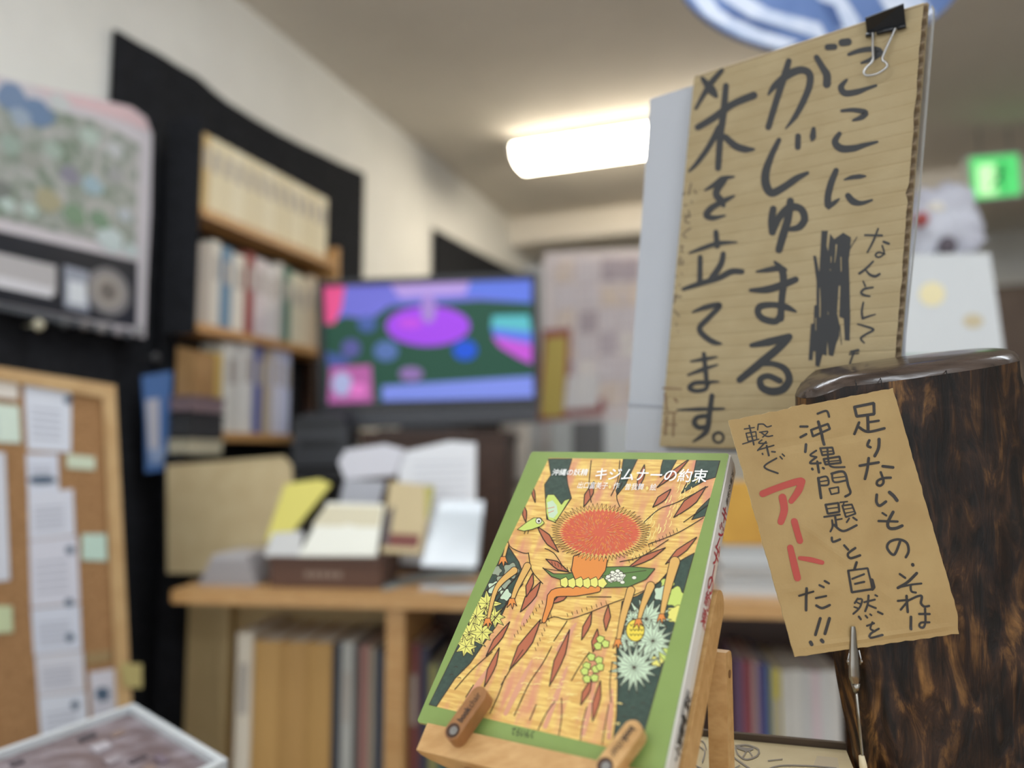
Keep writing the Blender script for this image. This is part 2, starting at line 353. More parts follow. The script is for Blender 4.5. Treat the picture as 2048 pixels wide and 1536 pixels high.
MB().prism([R(b0 + .012, .095, zf), R(b0 + .012, NF - .004, zf), R(b0 + .012, NF - .004, zf + zg * .92), R(b0 + .012, .095, zf + zg * 1.1)], EW * ((b1 - b0) * .6)).obj('box_body', M('file card', (164, 128, 82), .7, rgb2=(150, 114, 70), scale=20), bx)
MB().prism([R(b1 - (b1 - b0) * .24, .095, zf), R(b1 - (b1 - b0) * .24, NF - .006, zf), R(b1 - (b1 - b0) * .24, NF - .006, zf + zg), R(b1 - (b1 - b0) * .24, .095, zf + zg * 1.1)], EW * ((b1 - b0) * .2)).obj('yellow_folder', M('yellow folder', (196, 166, 88), .6), bx)

# blue leaflet strip on the black cloth
q = [(284, 752), (345, 742), (342, 800), (333, 940), (292, 945), (291, 850)]
lf = thing('hanging_leaflet', 'blue and white leaflet strip hanging on the black cloth', 'leaflet', onwall(315, 944, .085))
MB().prism(wallpoly(q, .085), EN * -.002).obj('sheet', M('leaflet blue', (82, 120, 178), .5), lf)
MB().prism(wallpoly([(292, 800), (318, 796), (318, 900), (298, 905)], .0855), EN * .0006).obj('white_panel', M('leaflet pale', (196, 196, 206), .5), lf)
MB().prism(wallpoly([(298, 900), (330, 895), (327, 925), (300, 928)], .086), EN * .0006).obj('text_panel', M('leaflet lilac', (150, 170, 206), .5), lf)

# ------------------------------------------------------------------ cork board with notices
CB0 = P(140, 1100, 1.50); cn = (EN * .82 - EW * .57).normalized(); 
def cork(px, py, lift=0): return hit(px, py, CB0 + cn * lift, cn)
def corkpoly(pts, lift=0): return [cork(x, y, lift) for x, y in pts]
cb = thing('cork_board', 'cork notice board in a pale wooden frame covered with notices', 'notice board', cork(100, 1660))
fr = [(-230, 700), (228, 772), (272, 1640), (-230, 1760)]
MB().prism(corkpoly([(-222, 712), (220, 784), (262, 1628), (-222, 1748)], 0), cn * -.01).obj('cork_sheet', m_cork, cb)
inn = [(-205, 728), (203, 796), (240, 1610), (-205, 1725)]
for i in range(4):
    j = (i + 1) % 4
    MB().prism(corkpoly([fr[i], fr[j], inn[j], inn[i]], -.012), cn * .022).obj('frame_strip', M('pine frame', (194, 160, 112), .5, rgb2=(182, 146, 98), scale=20), cb)
notes = [([(48, 770), (142, 784), (142, 905), (55, 900)], (210, 214, 224), 'white printed notice with a blue corner at the top of the cork board'),
         ([(52, 908), (116, 908), (118, 980), (56, 985)], (206, 210, 222), 'white notice with dark blue footer under the top notice'),
         ([(56, 985), (146, 978), (150, 1070), (58, 1080)], (208, 210, 220), 'white notice, upper one in the middle of the pinned paper column'),
         ([(58, 1082), (154, 1072), (160, 1205), (62, 1215)], (206, 206, 216), 'longest white notice in the pinned paper column'),
         ([(62, 1218), (160, 1208), (164, 1300), (68, 1310)], (204, 208, 220), 'white notice with a dark stamp, lower part of the paper column'),
         ([(70, 1312), (166, 1302), (170, 1380), (76, 1392)], (204, 204, 212), 'white notice just above the lowest one in the paper column'),
         ([(76, 1394), (172, 1382), (178, 1480), (84, 1500)], (206, 210, 220), 'lowest white notice in the pinned paper column'),
         ([(178, 1345), (238, 1335), (242, 1440), (186, 1452)], (200, 198, 206), 'small white card with a dark round drawing at the lower right of the cork board'),
         ([(133, 908), (190, 914), (190, 940), (134, 936)], (200, 210, 186), 'narrow pale green slip high on the bare cork'),
         ([(164, 1068), (212, 1068), (214, 1122), (164, 1120)], (186, 210, 196), 'square mint green sticky note on the bare cork'),
         ([(172, 1306), (222, 1300), (222, 1322), (172, 1330)], (150, 126, 86), 'narrow tan slip above the small card'),
         ([(240, 1325), (284, 1328), (284, 1376), (248, 1374)], (176, 162, 104), 'yellowish tag sticking out over the cork board frame'),
         ([(-160, 735), (36, 766), (36, 800), (-160, 775)], (214, 206, 196), 'cream strip at the upper left corner of the cork board'),
         ([(-160, 790), (38, 812), (42, 886), (-160, 880)], (206, 220, 206), 'pale green and yellow notice at the left edge of the cork board'),
         ([(-160, 900), (10, 905), (20, 1160), (-160, 1180)], (204, 206, 214), 'tall white sheet cut off by the left picture edge'),
         ([(-60, 1212), (24, 1212), (26, 1264), (-60, 1270)], (190, 200, 160), 'small light green slip at the left edge of the cork board')]
for i, (qd, c, lab) in enumerate(notes):
    base_ = cork(sum(p[0] for p in qd) / 4, max(p[1] for p in qd), .001)
    th = thing('paper_notice', lab, 'paper', base_, 'papers pinned to the cork board')
    MB().prism(corkpoly(qd, .0012 + (.012 if 'tag' in lab else 0) + i * 1e-4), cn * .0008).obj('sheet', M('note %d' % i, c, .7), th)
    (ax, ay), (bx_, by_), (cx, cy), (dx, dy) = qd
    if cy - by_ > 60:
        mb = MB()
        for k in range(3, 8):
            t = k / 9; l = (ax + (dx - ax) * t, ay + (dy - ay) * t); r = (bx_ + (cx - bx_) * t, by_ + (cy - by_) * t)
            x0 = l[0] + (r[0] - l[0]) * .12; y0 = l[1] + (r[1] - l[1]) * .12; x1 = l[0] + (r[0] - l[0]) * .78; y1 = l[1] + (r[1] - l[1]) * .78
            mb.poly(corkpoly([(x0, y0), (x1, y1), (x1, y1 + 4), (x0, y0 + 4)], .0024 + i * 1e-4))
        mb.obj('text_lines', M('note text', (170, 172, 184), .7), th)
    if i in (0, 1, 3, 4, 5, 6, 7):
        x, y = [(136, 800), (85, 960), (0, 0), (140, 1100), (138, 1205), (140, 1275), (150, 1410), (205, 1388)][i] if i < 8 else (0, 0)
        r = 15 if i == 7 else 9
        MB().poly(corkpoly([(x + (30 if i == 1 else r) * math.cos(t), y + r * math.sin(t)) for t in [k * .785 for k in range(8)]], .0027 + i * 1e-4)).obj('printed_mark', M('note mark', (74, 92, 112), .7), th)
# easel legs so that the board stands
mb = MB()
for x in (40, 200):
    a_ = cork(x, 1600, -.015); b_ = a_ - cn * .22; b_.z = 0; mb.tube([a_, b_], .012, 8)
    c_ = Vector(a_); c_.z = 0; mb.tube([a_ , c_], .012, 8)
mb.obj('stand_leg', m_oak, cb)

# ------------------------------------------------------------------ television
TVD = 2.40; TVY = (Vector((1, -.09, 0))).normalized(); TVN = Vector((TVY.y, -TVY.x, 0)); TV0 = P(855, 690, TVD)
def tvp(px, py, lift=0): return hit(px, py, TV0 + TVN * lift, TVN)
def tvpoly(pts, lift=0): return [tvp(x, y, lift) for x, y in pts]
tv = thing('television', 'flat television showing a colourful animated stage on dark stand', 'television', tvp(855, 868))
MB().prism(tvpoly([(636, 562), (1074, 546), (1080, 806), (642, 822)], -.006), TVN * -.05).obj('housing', m_dark, tv)
for a_, b_, c_, d_ in (((636, 562), (1074, 546), (1064, 558), (648, 573)), ((1074, 546), (1080, 806), (1068, 795), (1064, 558)), ((642, 822), (1080, 806), (1068, 795), (654, 808)), ((636, 562), (642, 822), (654, 808), (648, 573))):
    MB().prism(tvpoly([a_, b_, c_, d_], -.006), TVN * .012).obj('bezel', M('bezel', (28, 30, 36), .35), tv)
def scr(name, pts, rgb, e=1.0, k=0):
    MB().poly(tvpoly(pts, -.004 + k * 3e-4)).obj(name, M('screen %d %d %d' % rgb, rgb, .4, emit=e * .30, spec=.2), tv)
scr('screen', [(648, 573), (1064, 558), (1068, 795), (654, 808)], (38, 78, 62))
def ell(cx, cy, rx, ry, n=24): return [(cx + rx * math.cos(2 * math.pi * k / n), cy + ry * math.sin(2 * math.pi * k / n)) for k in range(n)]
for i, (nm, pts, c) in enumerate([('screen_image', [(648, 573), (1064, 558), (1063, 606), (960, 600), (780, 612), (740, 640), (690, 632), (652, 650)], (112, 112, 206)),
        ('screen_image', [(780, 568), (960, 562), (940, 588), (800, 596)], (176, 150, 216)), ('screen_image', [(648, 573), (690, 572), (682, 620), (668, 648), (651, 648)], (226, 84, 140)),
        ('screen_image', [(940, 563), (1064, 558), (1063, 606), (930, 590)], (96, 118, 214)), ('screen_image', ell(856, 652, 84, 40), (160, 72, 226)), ('screen_image', ell(820, 646, 24, 10), (190, 80, 220)),
        ('screen_image', ell(857, 618, 15, 28), (160, 130, 200)), ('screen_image', ell(930, 700, 24, 20), (34, 84, 206)), ('screen_image', ell(772, 702, 24, 20), (86, 112, 170)), ('screen_image', ell(702, 697, 19, 19), (88, 88, 150)),
        ('screen_image', ell(734, 648, 18, 16), (74, 96, 160)), ('screen_image', [(985, 632), (1058, 630), (1064, 664), (1000, 660), (982, 655)], (90, 180, 190)), ('screen_image', [(982, 655), (1064, 664), (1064, 690), (990, 676)], (92, 120, 220)),
        ('screen_image', [(984, 672), (1064, 688), (1064, 728), (1040, 718), (1000, 694)], (190, 84, 206)), ('screen_image', [(660, 734), (742, 730), (746, 804), (656, 808)], (178, 96, 160)), ('screen_image', ell(684, 768, 20, 24), (170, 176, 214)),
        ('screen_image', ell(716, 780, 18, 14), (222, 120, 196)), ('screen_image', [(764, 772), (1066, 752), (1068, 795), (764, 802)], (124, 140, 224)), ('screen_image', ell(822, 748, 24, 14), (140, 110, 170)), ('screen_image', [(652, 704), (690, 712), (700, 730), (656, 734)], (70, 88, 150))]):
    scr(nm, pts, c, 1.0, i + 1)
# stand and speaker bar
MB().prism(tvpoly([(610, 826), (1076, 808), (1070, 842), (606, 858)], .02), TVN * -.12).obj('stand_bar', M('tv stand', (58, 60, 66), .4), tv)
nk0, nk1 = tvp(800, 830, -.02), tvp(900, 828, -.02); zcn = tvp(855, 864).z + .001
MB().box(Vector((nk0.x, nk0.y, zcn)), Vector((nk1.x - nk0.x, nk1.y - nk0.y, 0)), TVN * -.03, (0, 0, nk0.z - zcn)).obj('neck', m_dark, tv)
MB().box(Vector((nk0.x, nk0.y, zcn)) - TVY * .06 + TVN * .04, TVY * .28, TVN * -.12, (0, 0, .008)).obj('foot', m_dark, tv)
# brown cabinet under it
zc = tvp(855, 864).z
cbn = thing('tv_cabinet', 'dark brown wooden cabinet under the television', 'cabinet', TV0 - TVN * .2 - Vector((0, 0, TV0.z)))
c0 = tvp(722, 852, .05); c1 = tvp(1010, 840, .05); wv = TVY * (c1 - c0).dot(TVY); o_ = Vector((c0.x, c0.y, 0))
MB().box(o_, wv, TVN * -.38, (0, 0, zc - .02)).obj('body', m_brown, cbn)
MB().bbox(o_ + Vector((0, 0, zc - .02)) - TVY * .01 + TVN * .01, wv + TVY * .02, TVN * -.4, (0, 0, .02), .004).obj('top_board', m_brown, cbn)
for k in range(2):
    d_ = MB().box(o_ + TVN * .001 + wv * (.02 + .49 * k) + Vector((0, 0, .08)), wv * .47, TVN * .014, (0, 0, zc - .14)).obj('door', m_brown, cbn)
    MB().tube([o_ + TVN * .016 + wv * (.44 + .12 * k) + Vector((0, 0, zc * .55)), o_ + TVN * .04 + wv * (.44 + .12 * k) + Vector((0, 0, zc * .55))], .012, 10).obj('knob', m_steel, d_)
# stack of dark machines left of the cabinet
def frontal(name, pts, Z, thick, mat, label, cat, group=None):
    mb = MB().prism([P(x, y, Z) for x, y in pts], FWD * thick); return solo(mb, name, mat, label, cat, group)
pr = thing('printer', 'dark grey printer left of the cabinet below the television', 'printer', P(640, 930, 2.27))
MB().prism([P(x, y, 2.25) for x, y in [(586, 842), (688, 838), (694, 862), (694, 930), (584, 935)]], FWD * .11).obj('body', M('printer grey', (62, 64, 68), .45), pr)
MB().prism([P(x, y, 2.245) for x, y in [(600, 880), (680, 878), (680, 892), (600, 894)]], FWD * .02).obj('paper_slot', m_dark, pr)
MB().prism([P(x, y, 2.23) for x, y in [(590, 834), (684, 830), (690, 842), (586, 846)]], FWD * .11).obj('lid', M('printer lid', (44, 46, 50), .4), pr)
st = thing('printer_stand', 'dark stand under the printer beside the brown cabinet', 'stand', Vector((P(640, 930, 2.35).x, P(640, 930, 2.35).y, 0)))
a_ = P(580, 936, 2.25); b_ = P(690, 932, 2.25)
MB().box(Vector((a_.x, a_.y - .02, a_.z - .03)), Vector((b_.x - a_.x, 0, 0)), (0, .14, 0), (0, 0, .025)).obj('top_board', m_dark, st)
for fx in (0, 1):
    MB().box(Vector((a_.x + fx * (b_.x - a_.x - .02), a_.y, 0)), (.02, 0, 0), (0, .12, 0), (0, 0, a_.z - .03)).obj('side_board', m_dark, st)

# ------------------------------------------------------------------ column and photo partition
solo(MB().bbox(Vector((P(1046, 700, 3.3).x, 3.3, 0)), (.1, 0, 0), (0, .1, 0), (0, 0, P(1046, 525, 3.3).z), .012), 'pale_post', M('post grey', (190, 190, 188), .6), 'pale grey post between the television and the photo partition', 'post')
PD = 3.35
pp = thing('photo_partition', 'standing partition covered with small photographs behind the kraft sign', 'partition', Vector((P(1200, 700, PD).x, P(1200, 700, PD).y, 0)))
pa = P(1088, 506, PD); pb_ = P(1420, 490, PD)
MB().prism([Vector((pa.x, pa.y, .03)), Vector((pb_.x, pa.y, .03)), Vector((pb_.x, pa.y, pb_.z)), Vector((pa.x, pa.y, pa.z))], (0, .03, 0)).obj('board', M('partition pink grey', (224, 214, 214), .7), pp)
rp = random.Random(3)
def pq(pts, l): return [hit(x, y, Vector((0, pa.y - l, 0)), Vector((0, 1, 0))) for x, y in pts]
pc = [(206, 198, 202), (180, 168, 176), (218, 212, 214), (160, 146, 154), (208, 186, 182), (190, 182, 196), (222, 216, 210), (176, 146, 144), (196, 196, 206), (214, 196, 178)]
for j in range(6):
    for i in range(7):
        x = 1112 + i * 44 + rp.uniform(-3, 3); y = 522 + j * 50 + rp.uniform(-3, 3) - i * 2
        MB().prism(pq([(x, y), (x + 37, y - 2), (x + 37, y + 42), (x, y + 44)], .004 + .002), (0, .004, 0)).obj('photo', M('photo %d' % (rp.randrange(10)), pc[rp.randrange(10)], .4, rgb2=(196, 184, 190), scale=24, lo=.4, hi=.75), pp)
MB().prism(pq([(1092, 676), (1134, 672), (1126, 832), (1082, 834)], .012 + .002), (0, .004, 0)).obj('yellow_banner', M('banner yellow', (188, 168, 82), .6), pp)
MB().prism(pq([(1086, 660), (1142, 656), (1136, 838), (1074, 842)], .010 + .002), (0, .003, 0)).obj('red_border', M('banner red', (150, 74, 66), .6), pp)
MB().prism(pq([(1134, 752), (1198, 748), (1196, 814), (1128, 820)], .012 + .002), (0, .004, 0)).obj('pale_card', M('pale card', (216, 214, 216), .6), pp)
MB().prism(pq([(1122, 800), (1210, 796), (1208, 828), (1118, 832)], .009 + .002), (0, .003, 0)).obj('red_card', M('banner red', (150, 74, 66), .6), pp)
for k, (x0, x1, c, lab) in enumerate([(1000, 1058, (214, 208, 200), 'off-white rounded jar under the television edge'), (1100, 1146, (196, 200, 198), 'white carton below the photo partition'), (1146, 1206, (110, 110, 110), 'grey carton below the photo partition'), (1208, 1262, (214, 218, 218), 'pale carton next to the sign below the photographs')]):
    Zk = 3.0; y0 = 842 if k else 846; mb = MB(); b0_, b1_ = P(x0, 960, Zk), P(x1, 960, Zk); zt_ = P(x0, y0, Zk).z
    r_ = .03 if k == 0 else .008
    mb.bbox(Vector((b0_.x, b0_.y, b0_.z)), (b1_.x - b0_.x, 0, 0), (0, .12, 0), (0, 0, zt_ - b0_.z), r_)
    solo(mb, 'carton' if k else 'jar', M('carton %d' % k, c, .6), lab, 'carton' if k else 'jar')
zb_ = P(1000, 960, 3.0).z
side = thing('side_table', 'low grey table carrying cartons below the photo partition', 'table', Vector((P(1130, 960, 3.0).x, 3.0, 0)))
MB().box(Vector((P(990, 960, 3).x, 2.93, zb_ - .026)), (P(1300, 960, 3).x - P(990, 960, 3).x, 0, 0), (0, .26, 0), (0, 0, .025)).obj('table_top', M('side grey', (90, 88, 86), .6), side)
for x in (995, 1285):
    for y in (2.95, 3.15):
        MB().box(Vector((P(x, 960, 3).x, y, 0)), (.03, 0, 0), (0, .03, 0), (0, 0, zb_ - .026)).obj('leg', m_dark, side)

# ------------------------------------------------------------------ long low bookcase with things on it
DZ = .96
d0 = atz(350, 1176, DZ); d1 = atz(1525, 1204, DZ); DX = (d1 - d0); DX.z = 0; DX.normalize(); DY = Vector((-DX.y, DX.x, 0))
def dk(px, py, back=0): return hit(px, py, d0 + DY * back, DY)
def dxx(px, py=1350, back=0): return (dk(px, py, back) - d0).dot(DX)
def D(x, y, z): return Vector((d0.x, d0.y, 0)) + DX * x + DY * y + Vector((0, 0, z))
DL = dxx(2140); DDEP = .272; XDIV = dxx(790)
case = thing('bookcase', 'long low wooden bookcase with a worktop full of papers', 'bookcase', D(DL / 2, .18, 0))
MB().bbox(D(-.0, -.015, DZ - .03), DX * DL, UPV * .03, DY * (DDEP + .02), .004).obj('worktop', m_desk, case)
MB().box(D(.0, 0, .45), DX * DL, DY * DDEP, UPV * .025).obj('shelf_board', m_desk, case)
MB().box(D(.0, 0, .04), DX * DL, DY * DDEP, UPV * .025).obj('shelf_board', m_desk, case)
XL = dxx(372, 1350, DDEP - .012)
MB().box(D(XL, DDEP - .012, .04), DX * (XDIV * .985 - XL), DY * .012, UPV * (DZ - .07)).obj('back_panel', M('back panel beige', (206, 182, 134), .7, rgb2=(198, 174, 126), scale=10), case)
MB().box(D(XDIV, DDEP - .012, .04), DX * (DL - XDIV), DY * .012, UPV * (DZ - .07)).obj('back_panel', m_brown, case)
for x in (XDIV - .022, dxx(1770), DL - .02):
    MB().bbox(D(x, .004, 0), DX * .04, UPV * (DZ - .03), DY * (DDEP - .016), .003).obj('divider', m_desk, case)
MB().bbox(D(0, DDEP - .06, 0), DX * .02, UPV * (DZ - .03), DY * .045, .002).obj('rear_post', M('back panel beige', (206, 182, 134)), case)
def stand_row(pxs, zt, cols, group, where, dep=.2, back=.04):
    n = len(cols)
    for i, (x0, x1, ytop, rgb, nm) in enumerate(cols):
        a = dxx(x0, 1350, back); b = dxx(x1, 1350, back); zt_ = dk((x0 + x1) / 2, ytop, back).z
        book(D(a + .0005, back, .4755), DX, UPV, DY, b - a - .001, zt_ - .4755, dep, rgb, '%s in the bookcase, %s from the left %s' % (nm, ORD[i], where), group)
stand_row(None, None, [(470, 503, 1266, (214, 204, 186), 'cream ring file'), (504, 558, 1282, (186, 146, 86), 'ochre woven folder'), (558, 612, 1284, (180, 140, 82), 'ochre cloth folder'), (612, 662, 1286, (184, 144, 84), 'tan woven folder'), (664, 680, 1288, (62, 66, 74), 'dark slate folder'),
    (681, 706, 1284, (176, 176, 170), 'grey magazine'), (707, 718, 1290, (96, 92, 90), 'dark thin magazine'), (719, 736, 1292, (164, 120, 112), 'dusty pink magazine'), (737, 750, 1296, (168, 158, 140), 'beige thin magazine'), (751, 763, 1300, (60, 72, 94), 'navy thin magazine'), (764, 772, 1304, (120, 120, 118), 'grey thin magazine')],
    'files left of the bookcase divider', 'of the divider')
stand_row(None, None, [(818, 838, 1288, (122, 70, 66), 'maroon book'), (839, 856, 1296, (66, 66, 84), 'dark blue book'), (857, 874, 1330, (150, 146, 92), 'olive book'), (875, 896, 1335, (72, 96, 92), 'dark teal book'), (897, 920, 1322, (54, 56, 60), 'charcoal book'), (921, 950, 1318, (110, 116, 110), 'grey-green book'), (951, 985, 1316, (150, 140, 130), 'taupe book'), (986, 1020, 1330, (70, 78, 100), 'slate blue book')],
    'books right of the bookcase divider', 'after the divider')
stand_row(None, None, [(1470, 1486, 1318, (104, 78, 104), 'plum book'), (1487, 1502, 1322, (140, 70, 76), 'dark red book'), (1503, 1516, 1322, (160, 132, 130), 'faded pink book'), (1517, 1532, 1328, (78, 74, 122), 'violet book'), (1533, 1541, 1330, (92, 122, 150), 'sky blue book'), (1542, 1562, 1338, (182, 168, 86), 'mustard book'), (1563, 1582, 1342, (196, 192, 184), 'white book'), (1583, 1602, 1340, (202, 198, 190), 'off-white book'), (1603, 1622, 1342, (192, 190, 186), 'light grey book'), (1623, 1640, 1344, (206, 188, 190), 'pale pink book'), (1641, 1660, 1342, (200, 198, 194), 'pale book'), (1661, 1680, 1342, (206, 202, 196), 'ivory book')],
    'books between the easel and the stump', 'seen between easel and stump')

# on the worktop
kp = MB().prism([D(dxx(334, 1150, .19), .19, DZ + .001), D(dxx(600, 1150, .19), .19, DZ + .001), dk(582, 930, .235), dk(566, 912, .235), dk(333, 930, .235)], DY * .006)
solo(kp, 'cardboard_sheet', m_kraft, 'large plain kraft board leaning upright at the left end of the bookcase', 'cardboard')
ps = thing('paper_stack', 'grey stack of papers at the left end of the worktop', 'paper stack', D(dxx(465, 1150, .06), .1, DZ))
for k in range(9):
    x0 = dxx(402 + k * 3, 1150, .06); x1 = dxx(540, 1150, .06)
    MB().box(D(x0, .05 + .004 * (k % 3), DZ + .0006 + k * .0073), DX * (x1 - x0 - .03 - .003 * k), DY * .13, UPV * .0068).obj('sheet_bundle', M('grey paper %d' % (k % 3), [(176, 172, 174), (164, 162, 164), (190, 186, 186)][k % 3], .7), ps)
bb = thing('brown_box', 'flat dark brown box with pale lettering on the worktop', 'box', D(dxx(650, 1150, .04), .12, DZ))
x0, x1 = dxx(540, 1150, .04), dxx(762, 1150, .04); zt_ = dk(650, 1116, .04).z
MB().bbox(D(x0, .04, DZ + .0005), DX * (x1 - x0), UPV * (zt_ - DZ), DY * .13, .004).obj('box_body', M('chocolate card', (92, 64, 50), .6), bb)
MB().box(D(x0 - .002, .036, zt_ - .012), DX * (x1 - x0 + .004), DY * .138, UPV * .013).obj('lid', M('chocolate lid', (84, 58, 46), .6), bb)
mb = MB()
for k in range(5): mb.box(D(x0 + (x1 - x0) * (.32 + .07 * k), .0392, DZ + .022), DX * .013, DY * .0006, UPV * .014)
mb.obj('lettering', M('pale ink', (140, 120, 106), .6), bb)
ZT = zt_ + .002
def leaning(name, pts, back0, back1, mat, label, cat, thick=.004, extra=None, ybot=None, zb=None):
    """a sheet or booklet leaning back: the lowest px sit at depth back0, the highest at back1"""
    ys = [p[1] for p in pts]; lo, hi = max(ys), min(ys)
    P3 = [dk(x, y, back0 + (back1 - back0) * (lo - y) / (lo - hi)) for x, y in pts]
    n = (P3[1] - P3[0]).cross(P3[2] - P3[1]).normalized()
    if n.dot(DY) < 0: n = -n
    t = thing(name, label, cat, P3[0]); MB().prism(P3, n * thick).obj('sheet', mat, t)
    if extra:
        for nm, q, m2 in extra:
            Q = [dk(x, y, back0 + (back1 - back0) * (lo - y) / (lo - hi)) - n * .0012 for x, y in q]
            MB().prism(Q, n * .0008).obj(nm, m2, t)
    return t
m_yel = M('yellow card', (222, 212, 112), .6)
leaning('yellow_booklet', [(530, 1082), (586, 1062), (662, 968), (640, 958), (570, 968)], .10, .16, m_yel, 'tilted yellow booklet behind the brown box', 'booklet', .006)
leaning('white_booklet', [(596, 1112), (752, 1112), (768, 1008), (655, 1004)], .05, .14, M('ivory sheet', (238, 238, 226), .6), 'bright ivory booklet propped on the brown box', 'booklet', .006,
        [('cream_band', [(652, 1012), (766, 1014), (758, 1055), (624, 1052)], M('cream band', (216, 208, 180), .6))])
leaning('tan_booklet', [(762, 1104), (842, 1108), (868, 972), (780, 962)], .07, .17, M('tan sheet', (196, 178, 138), .6), 'tan booklet with a dark red foot standing beside the ivory booklet', 'booklet', .006,
        [('red_foot', [(764, 1092), (836, 1096), (840, 1070), (770, 1066)], M('red foot', (120, 66, 58), .6)), ('dark_spine', [(763, 1090), (776, 1092), (790, 1012), (774, 1018)], M('dark spine', (92, 84, 84), .6)), ('lime_edge', [(852, 1040), (858, 1040), (868, 974), (850, 974)], M('lime edge', (170, 164, 84), .6))])
leaning('white_sheet', [(800, 1128), (950, 1132), (952, 886), (900, 882), (796, 906)], .19, .24, m_white, 'tall white printed sheet standing on the worktop behind the booklets', 'paper', .002,
        [('text_lines', [(826, 925 + 14 * k), (934, 922 + 14 * k), (934, 925 + 14 * k), (826, 928 + 14 * k)], M('sheet text', (196, 198, 206), .7)) for k in range(8)])
leaning('curled_slip', [(690, 958), (790, 950), (808, 898), (770, 888), (690, 900), (676, 925)], .215, .225, M('slip white', (212, 212, 220), .6), 'curled white paper slip left of the tall white sheet', 'paper', .012)
leaning('grey_card', [(650, 1110), (730, 1110), (770, 962), (690, 958)], .185, .21, M('grey card', (176, 178, 186), .6), 'grey-white card behind the ivory booklet', 'card', .004)
leaning('white_card', [(528, 1112), (600, 1112), (606, 1062), (545, 1066)], .055, .10, M('card grey white', (206, 206, 204), .6), 'small white card in front of the yellow booklet', 'card', .003)
# clear leaflet holder
ch = thing('leaflet_holder', 'clear plastic leaflet holder at the right of the worktop papers', 'leaflet holder', D(dxx(900, 1140, .05), .1, DZ))
m_clear = M('cloudy plastic', (206, 214, 220), .15)
MB().prism([dk(842, 1132, .06), dk(952, 1134, .06), dk(962, 1026, .10), dk(872, 1022, .10)], DY * .004).obj('front_plate', m_clear, ch)
MB().prism([dk(842, 1132, .06) + DY * .03, dk(952, 1134, .06) + DY * .03, dk(968, 1002, .13), dk(880, 1000, .13)], DY * .004).obj('back_plate', m_clear, ch)
MB().box(D(dxx(842, 1132, .06), .05, DZ + .0005), DX * (dxx(952, 1132, .06) - dxx(842, 1132, .06)), DY * .06, UPV * .005).obj('foot', m_clear, ch)
# flat sheets hanging over the edge
for i, (q, c, lab) in enumerate([([(765, 1182), (850, 1160), (905, 1150), (870, 1142), (770, 1160)], (150, 158, 156), 'grey-blue sheet lying near the front edge of the worktop'), ([(850, 1160), (960, 1150), (940, 1138), (880, 1140)], (164, 176, 176), 'pale blue sheet lying behind the grey-blue one'), ([(880, 1188), (945, 1186), (940, 1166), (900, 1166)], (208, 206, 200), 'small white slip flat on the worktop by the book')]):
    mb = MB().prism([atz(x, min(y, 1186), DZ + .0012 + .0012 * i) for x, y in q], UPV * .001); solo(mb, 'flat_sheet', M('flat %d' % i, c, .6), lab, 'paper', 'loose sheets on the worktop')
# papers and the yellow item seen between book and card
wp = thing('paper_stack', 'tall stack of white paper on the worktop right of the easel', 'paper stack', D(dxx(1530, 1180, .06), .14, DZ))
xa, xb = dxx(1440, 1180, .06), dxx(1640, 1180, .06)
zt_ = dk(1500, 1095, .06).z
for k in range(6):
    hh = (zt_ - DZ) / 6
    MB().box(D(xa + .004 * (k % 2), .06 + .005 * (k % 3), DZ + .0005 + k * hh), DX * (xb - xa - .006), DY * .21, UPV * (hh * .93)).obj('ream', M('ream %d' % (k % 2), [(198, 200, 200), (176, 178, 178)][k % 2], .7), wp)
yb = MB().bbox(D(dxx(1440, 1080, .10), .10, zt_ + .001), DX * (dxx(1570, 1080, .1) - dxx(1440, 1080, .1)), UPV * (dk(1500, 965, .1).z - zt_), DY * .1, .006)
solo(yb, 'yellow_box', M('amber card', (206, 158, 62), .5, rgb2=(190, 140, 52), scale=8), 'amber yellow box on the white paper stack right of the easel', 'box')

# ------------------------------------------------------------------ right background
bc = thing('tall_cupboard', 'tall grey-brown cupboard at the right back of the room', 'cupboard', R(4.9, 3.6, 0))
MB().box(R(4.7, 2.5, 0), EW * .5, EN * 2.4, UPV * 2.15).obj('body', M('cupboard brown', (100, 86, 74), .7), bc)
for k in range(4):
    d_ = MB().box(R(4.685, 2.52 + .595 * k, .06), EW * .015, EN * .575, UPV * 2.05).obj('door', M('cupboard door', (108, 92, 80), .6, rgb2=(96, 80, 70), scale=6), bc)
    MB().tube([R(4.68, 2.52 + .595 * k + .5, 1.05), R(4.66, 2.52 + .595 * k + .5, 1.05)], .014, 8).obj('knob', m_steel, d_)
# exit sign
ED = 3.4
ex_ = thing('exit_sign', 'glowing green emergency exit sign with a white running figure hanging from the ceiling', 'exit sign', P(1990, 404, ED))
e_p = lambda pts, k: [P(x, y, ED - k) for x, y in pts]
MB().prism(e_p([(1936, 312), (2040, 304), (2046, 392), (1944, 402)], 0), FWD * .05).obj('housing', M('sign housing', (196, 200, 196), .5), ex_)
MB().prism(e_p([(1940, 316), (2036, 308), (2042, 388), (1948, 398)], .003), FWD * .002).obj('green_face', M('exit green', (84, 206, 112), .4, emit=.9), ex_)
m_ep = M('exit pale', (190, 240, 176), .4, emit=1.0)
MB().prism(e_p([(1955, 330), (1990, 327), (1994, 388), (1958, 391)], .005), FWD * .001).obj('door_symbol', m_ep, ex_)
mb = MB(); mb.prism(e_p(ell(2003, 330, 6, 6, 12), .007), FWD * .001)
for q in ([(1998, 338), (2008, 338), (2004, 360), (1994, 358)], [(1996, 357), (2004, 359), (2010, 380), (2004, 380)], [(1993, 357), (2000, 360), (1984, 378), (1979, 374)], [(1986, 342), (1999, 340), (1998, 344), (1986, 348)], [(2007, 340), (2018, 350), (2015, 353), (2005, 345)]): mb.prism(e_p(q, .007), FWD * .001)
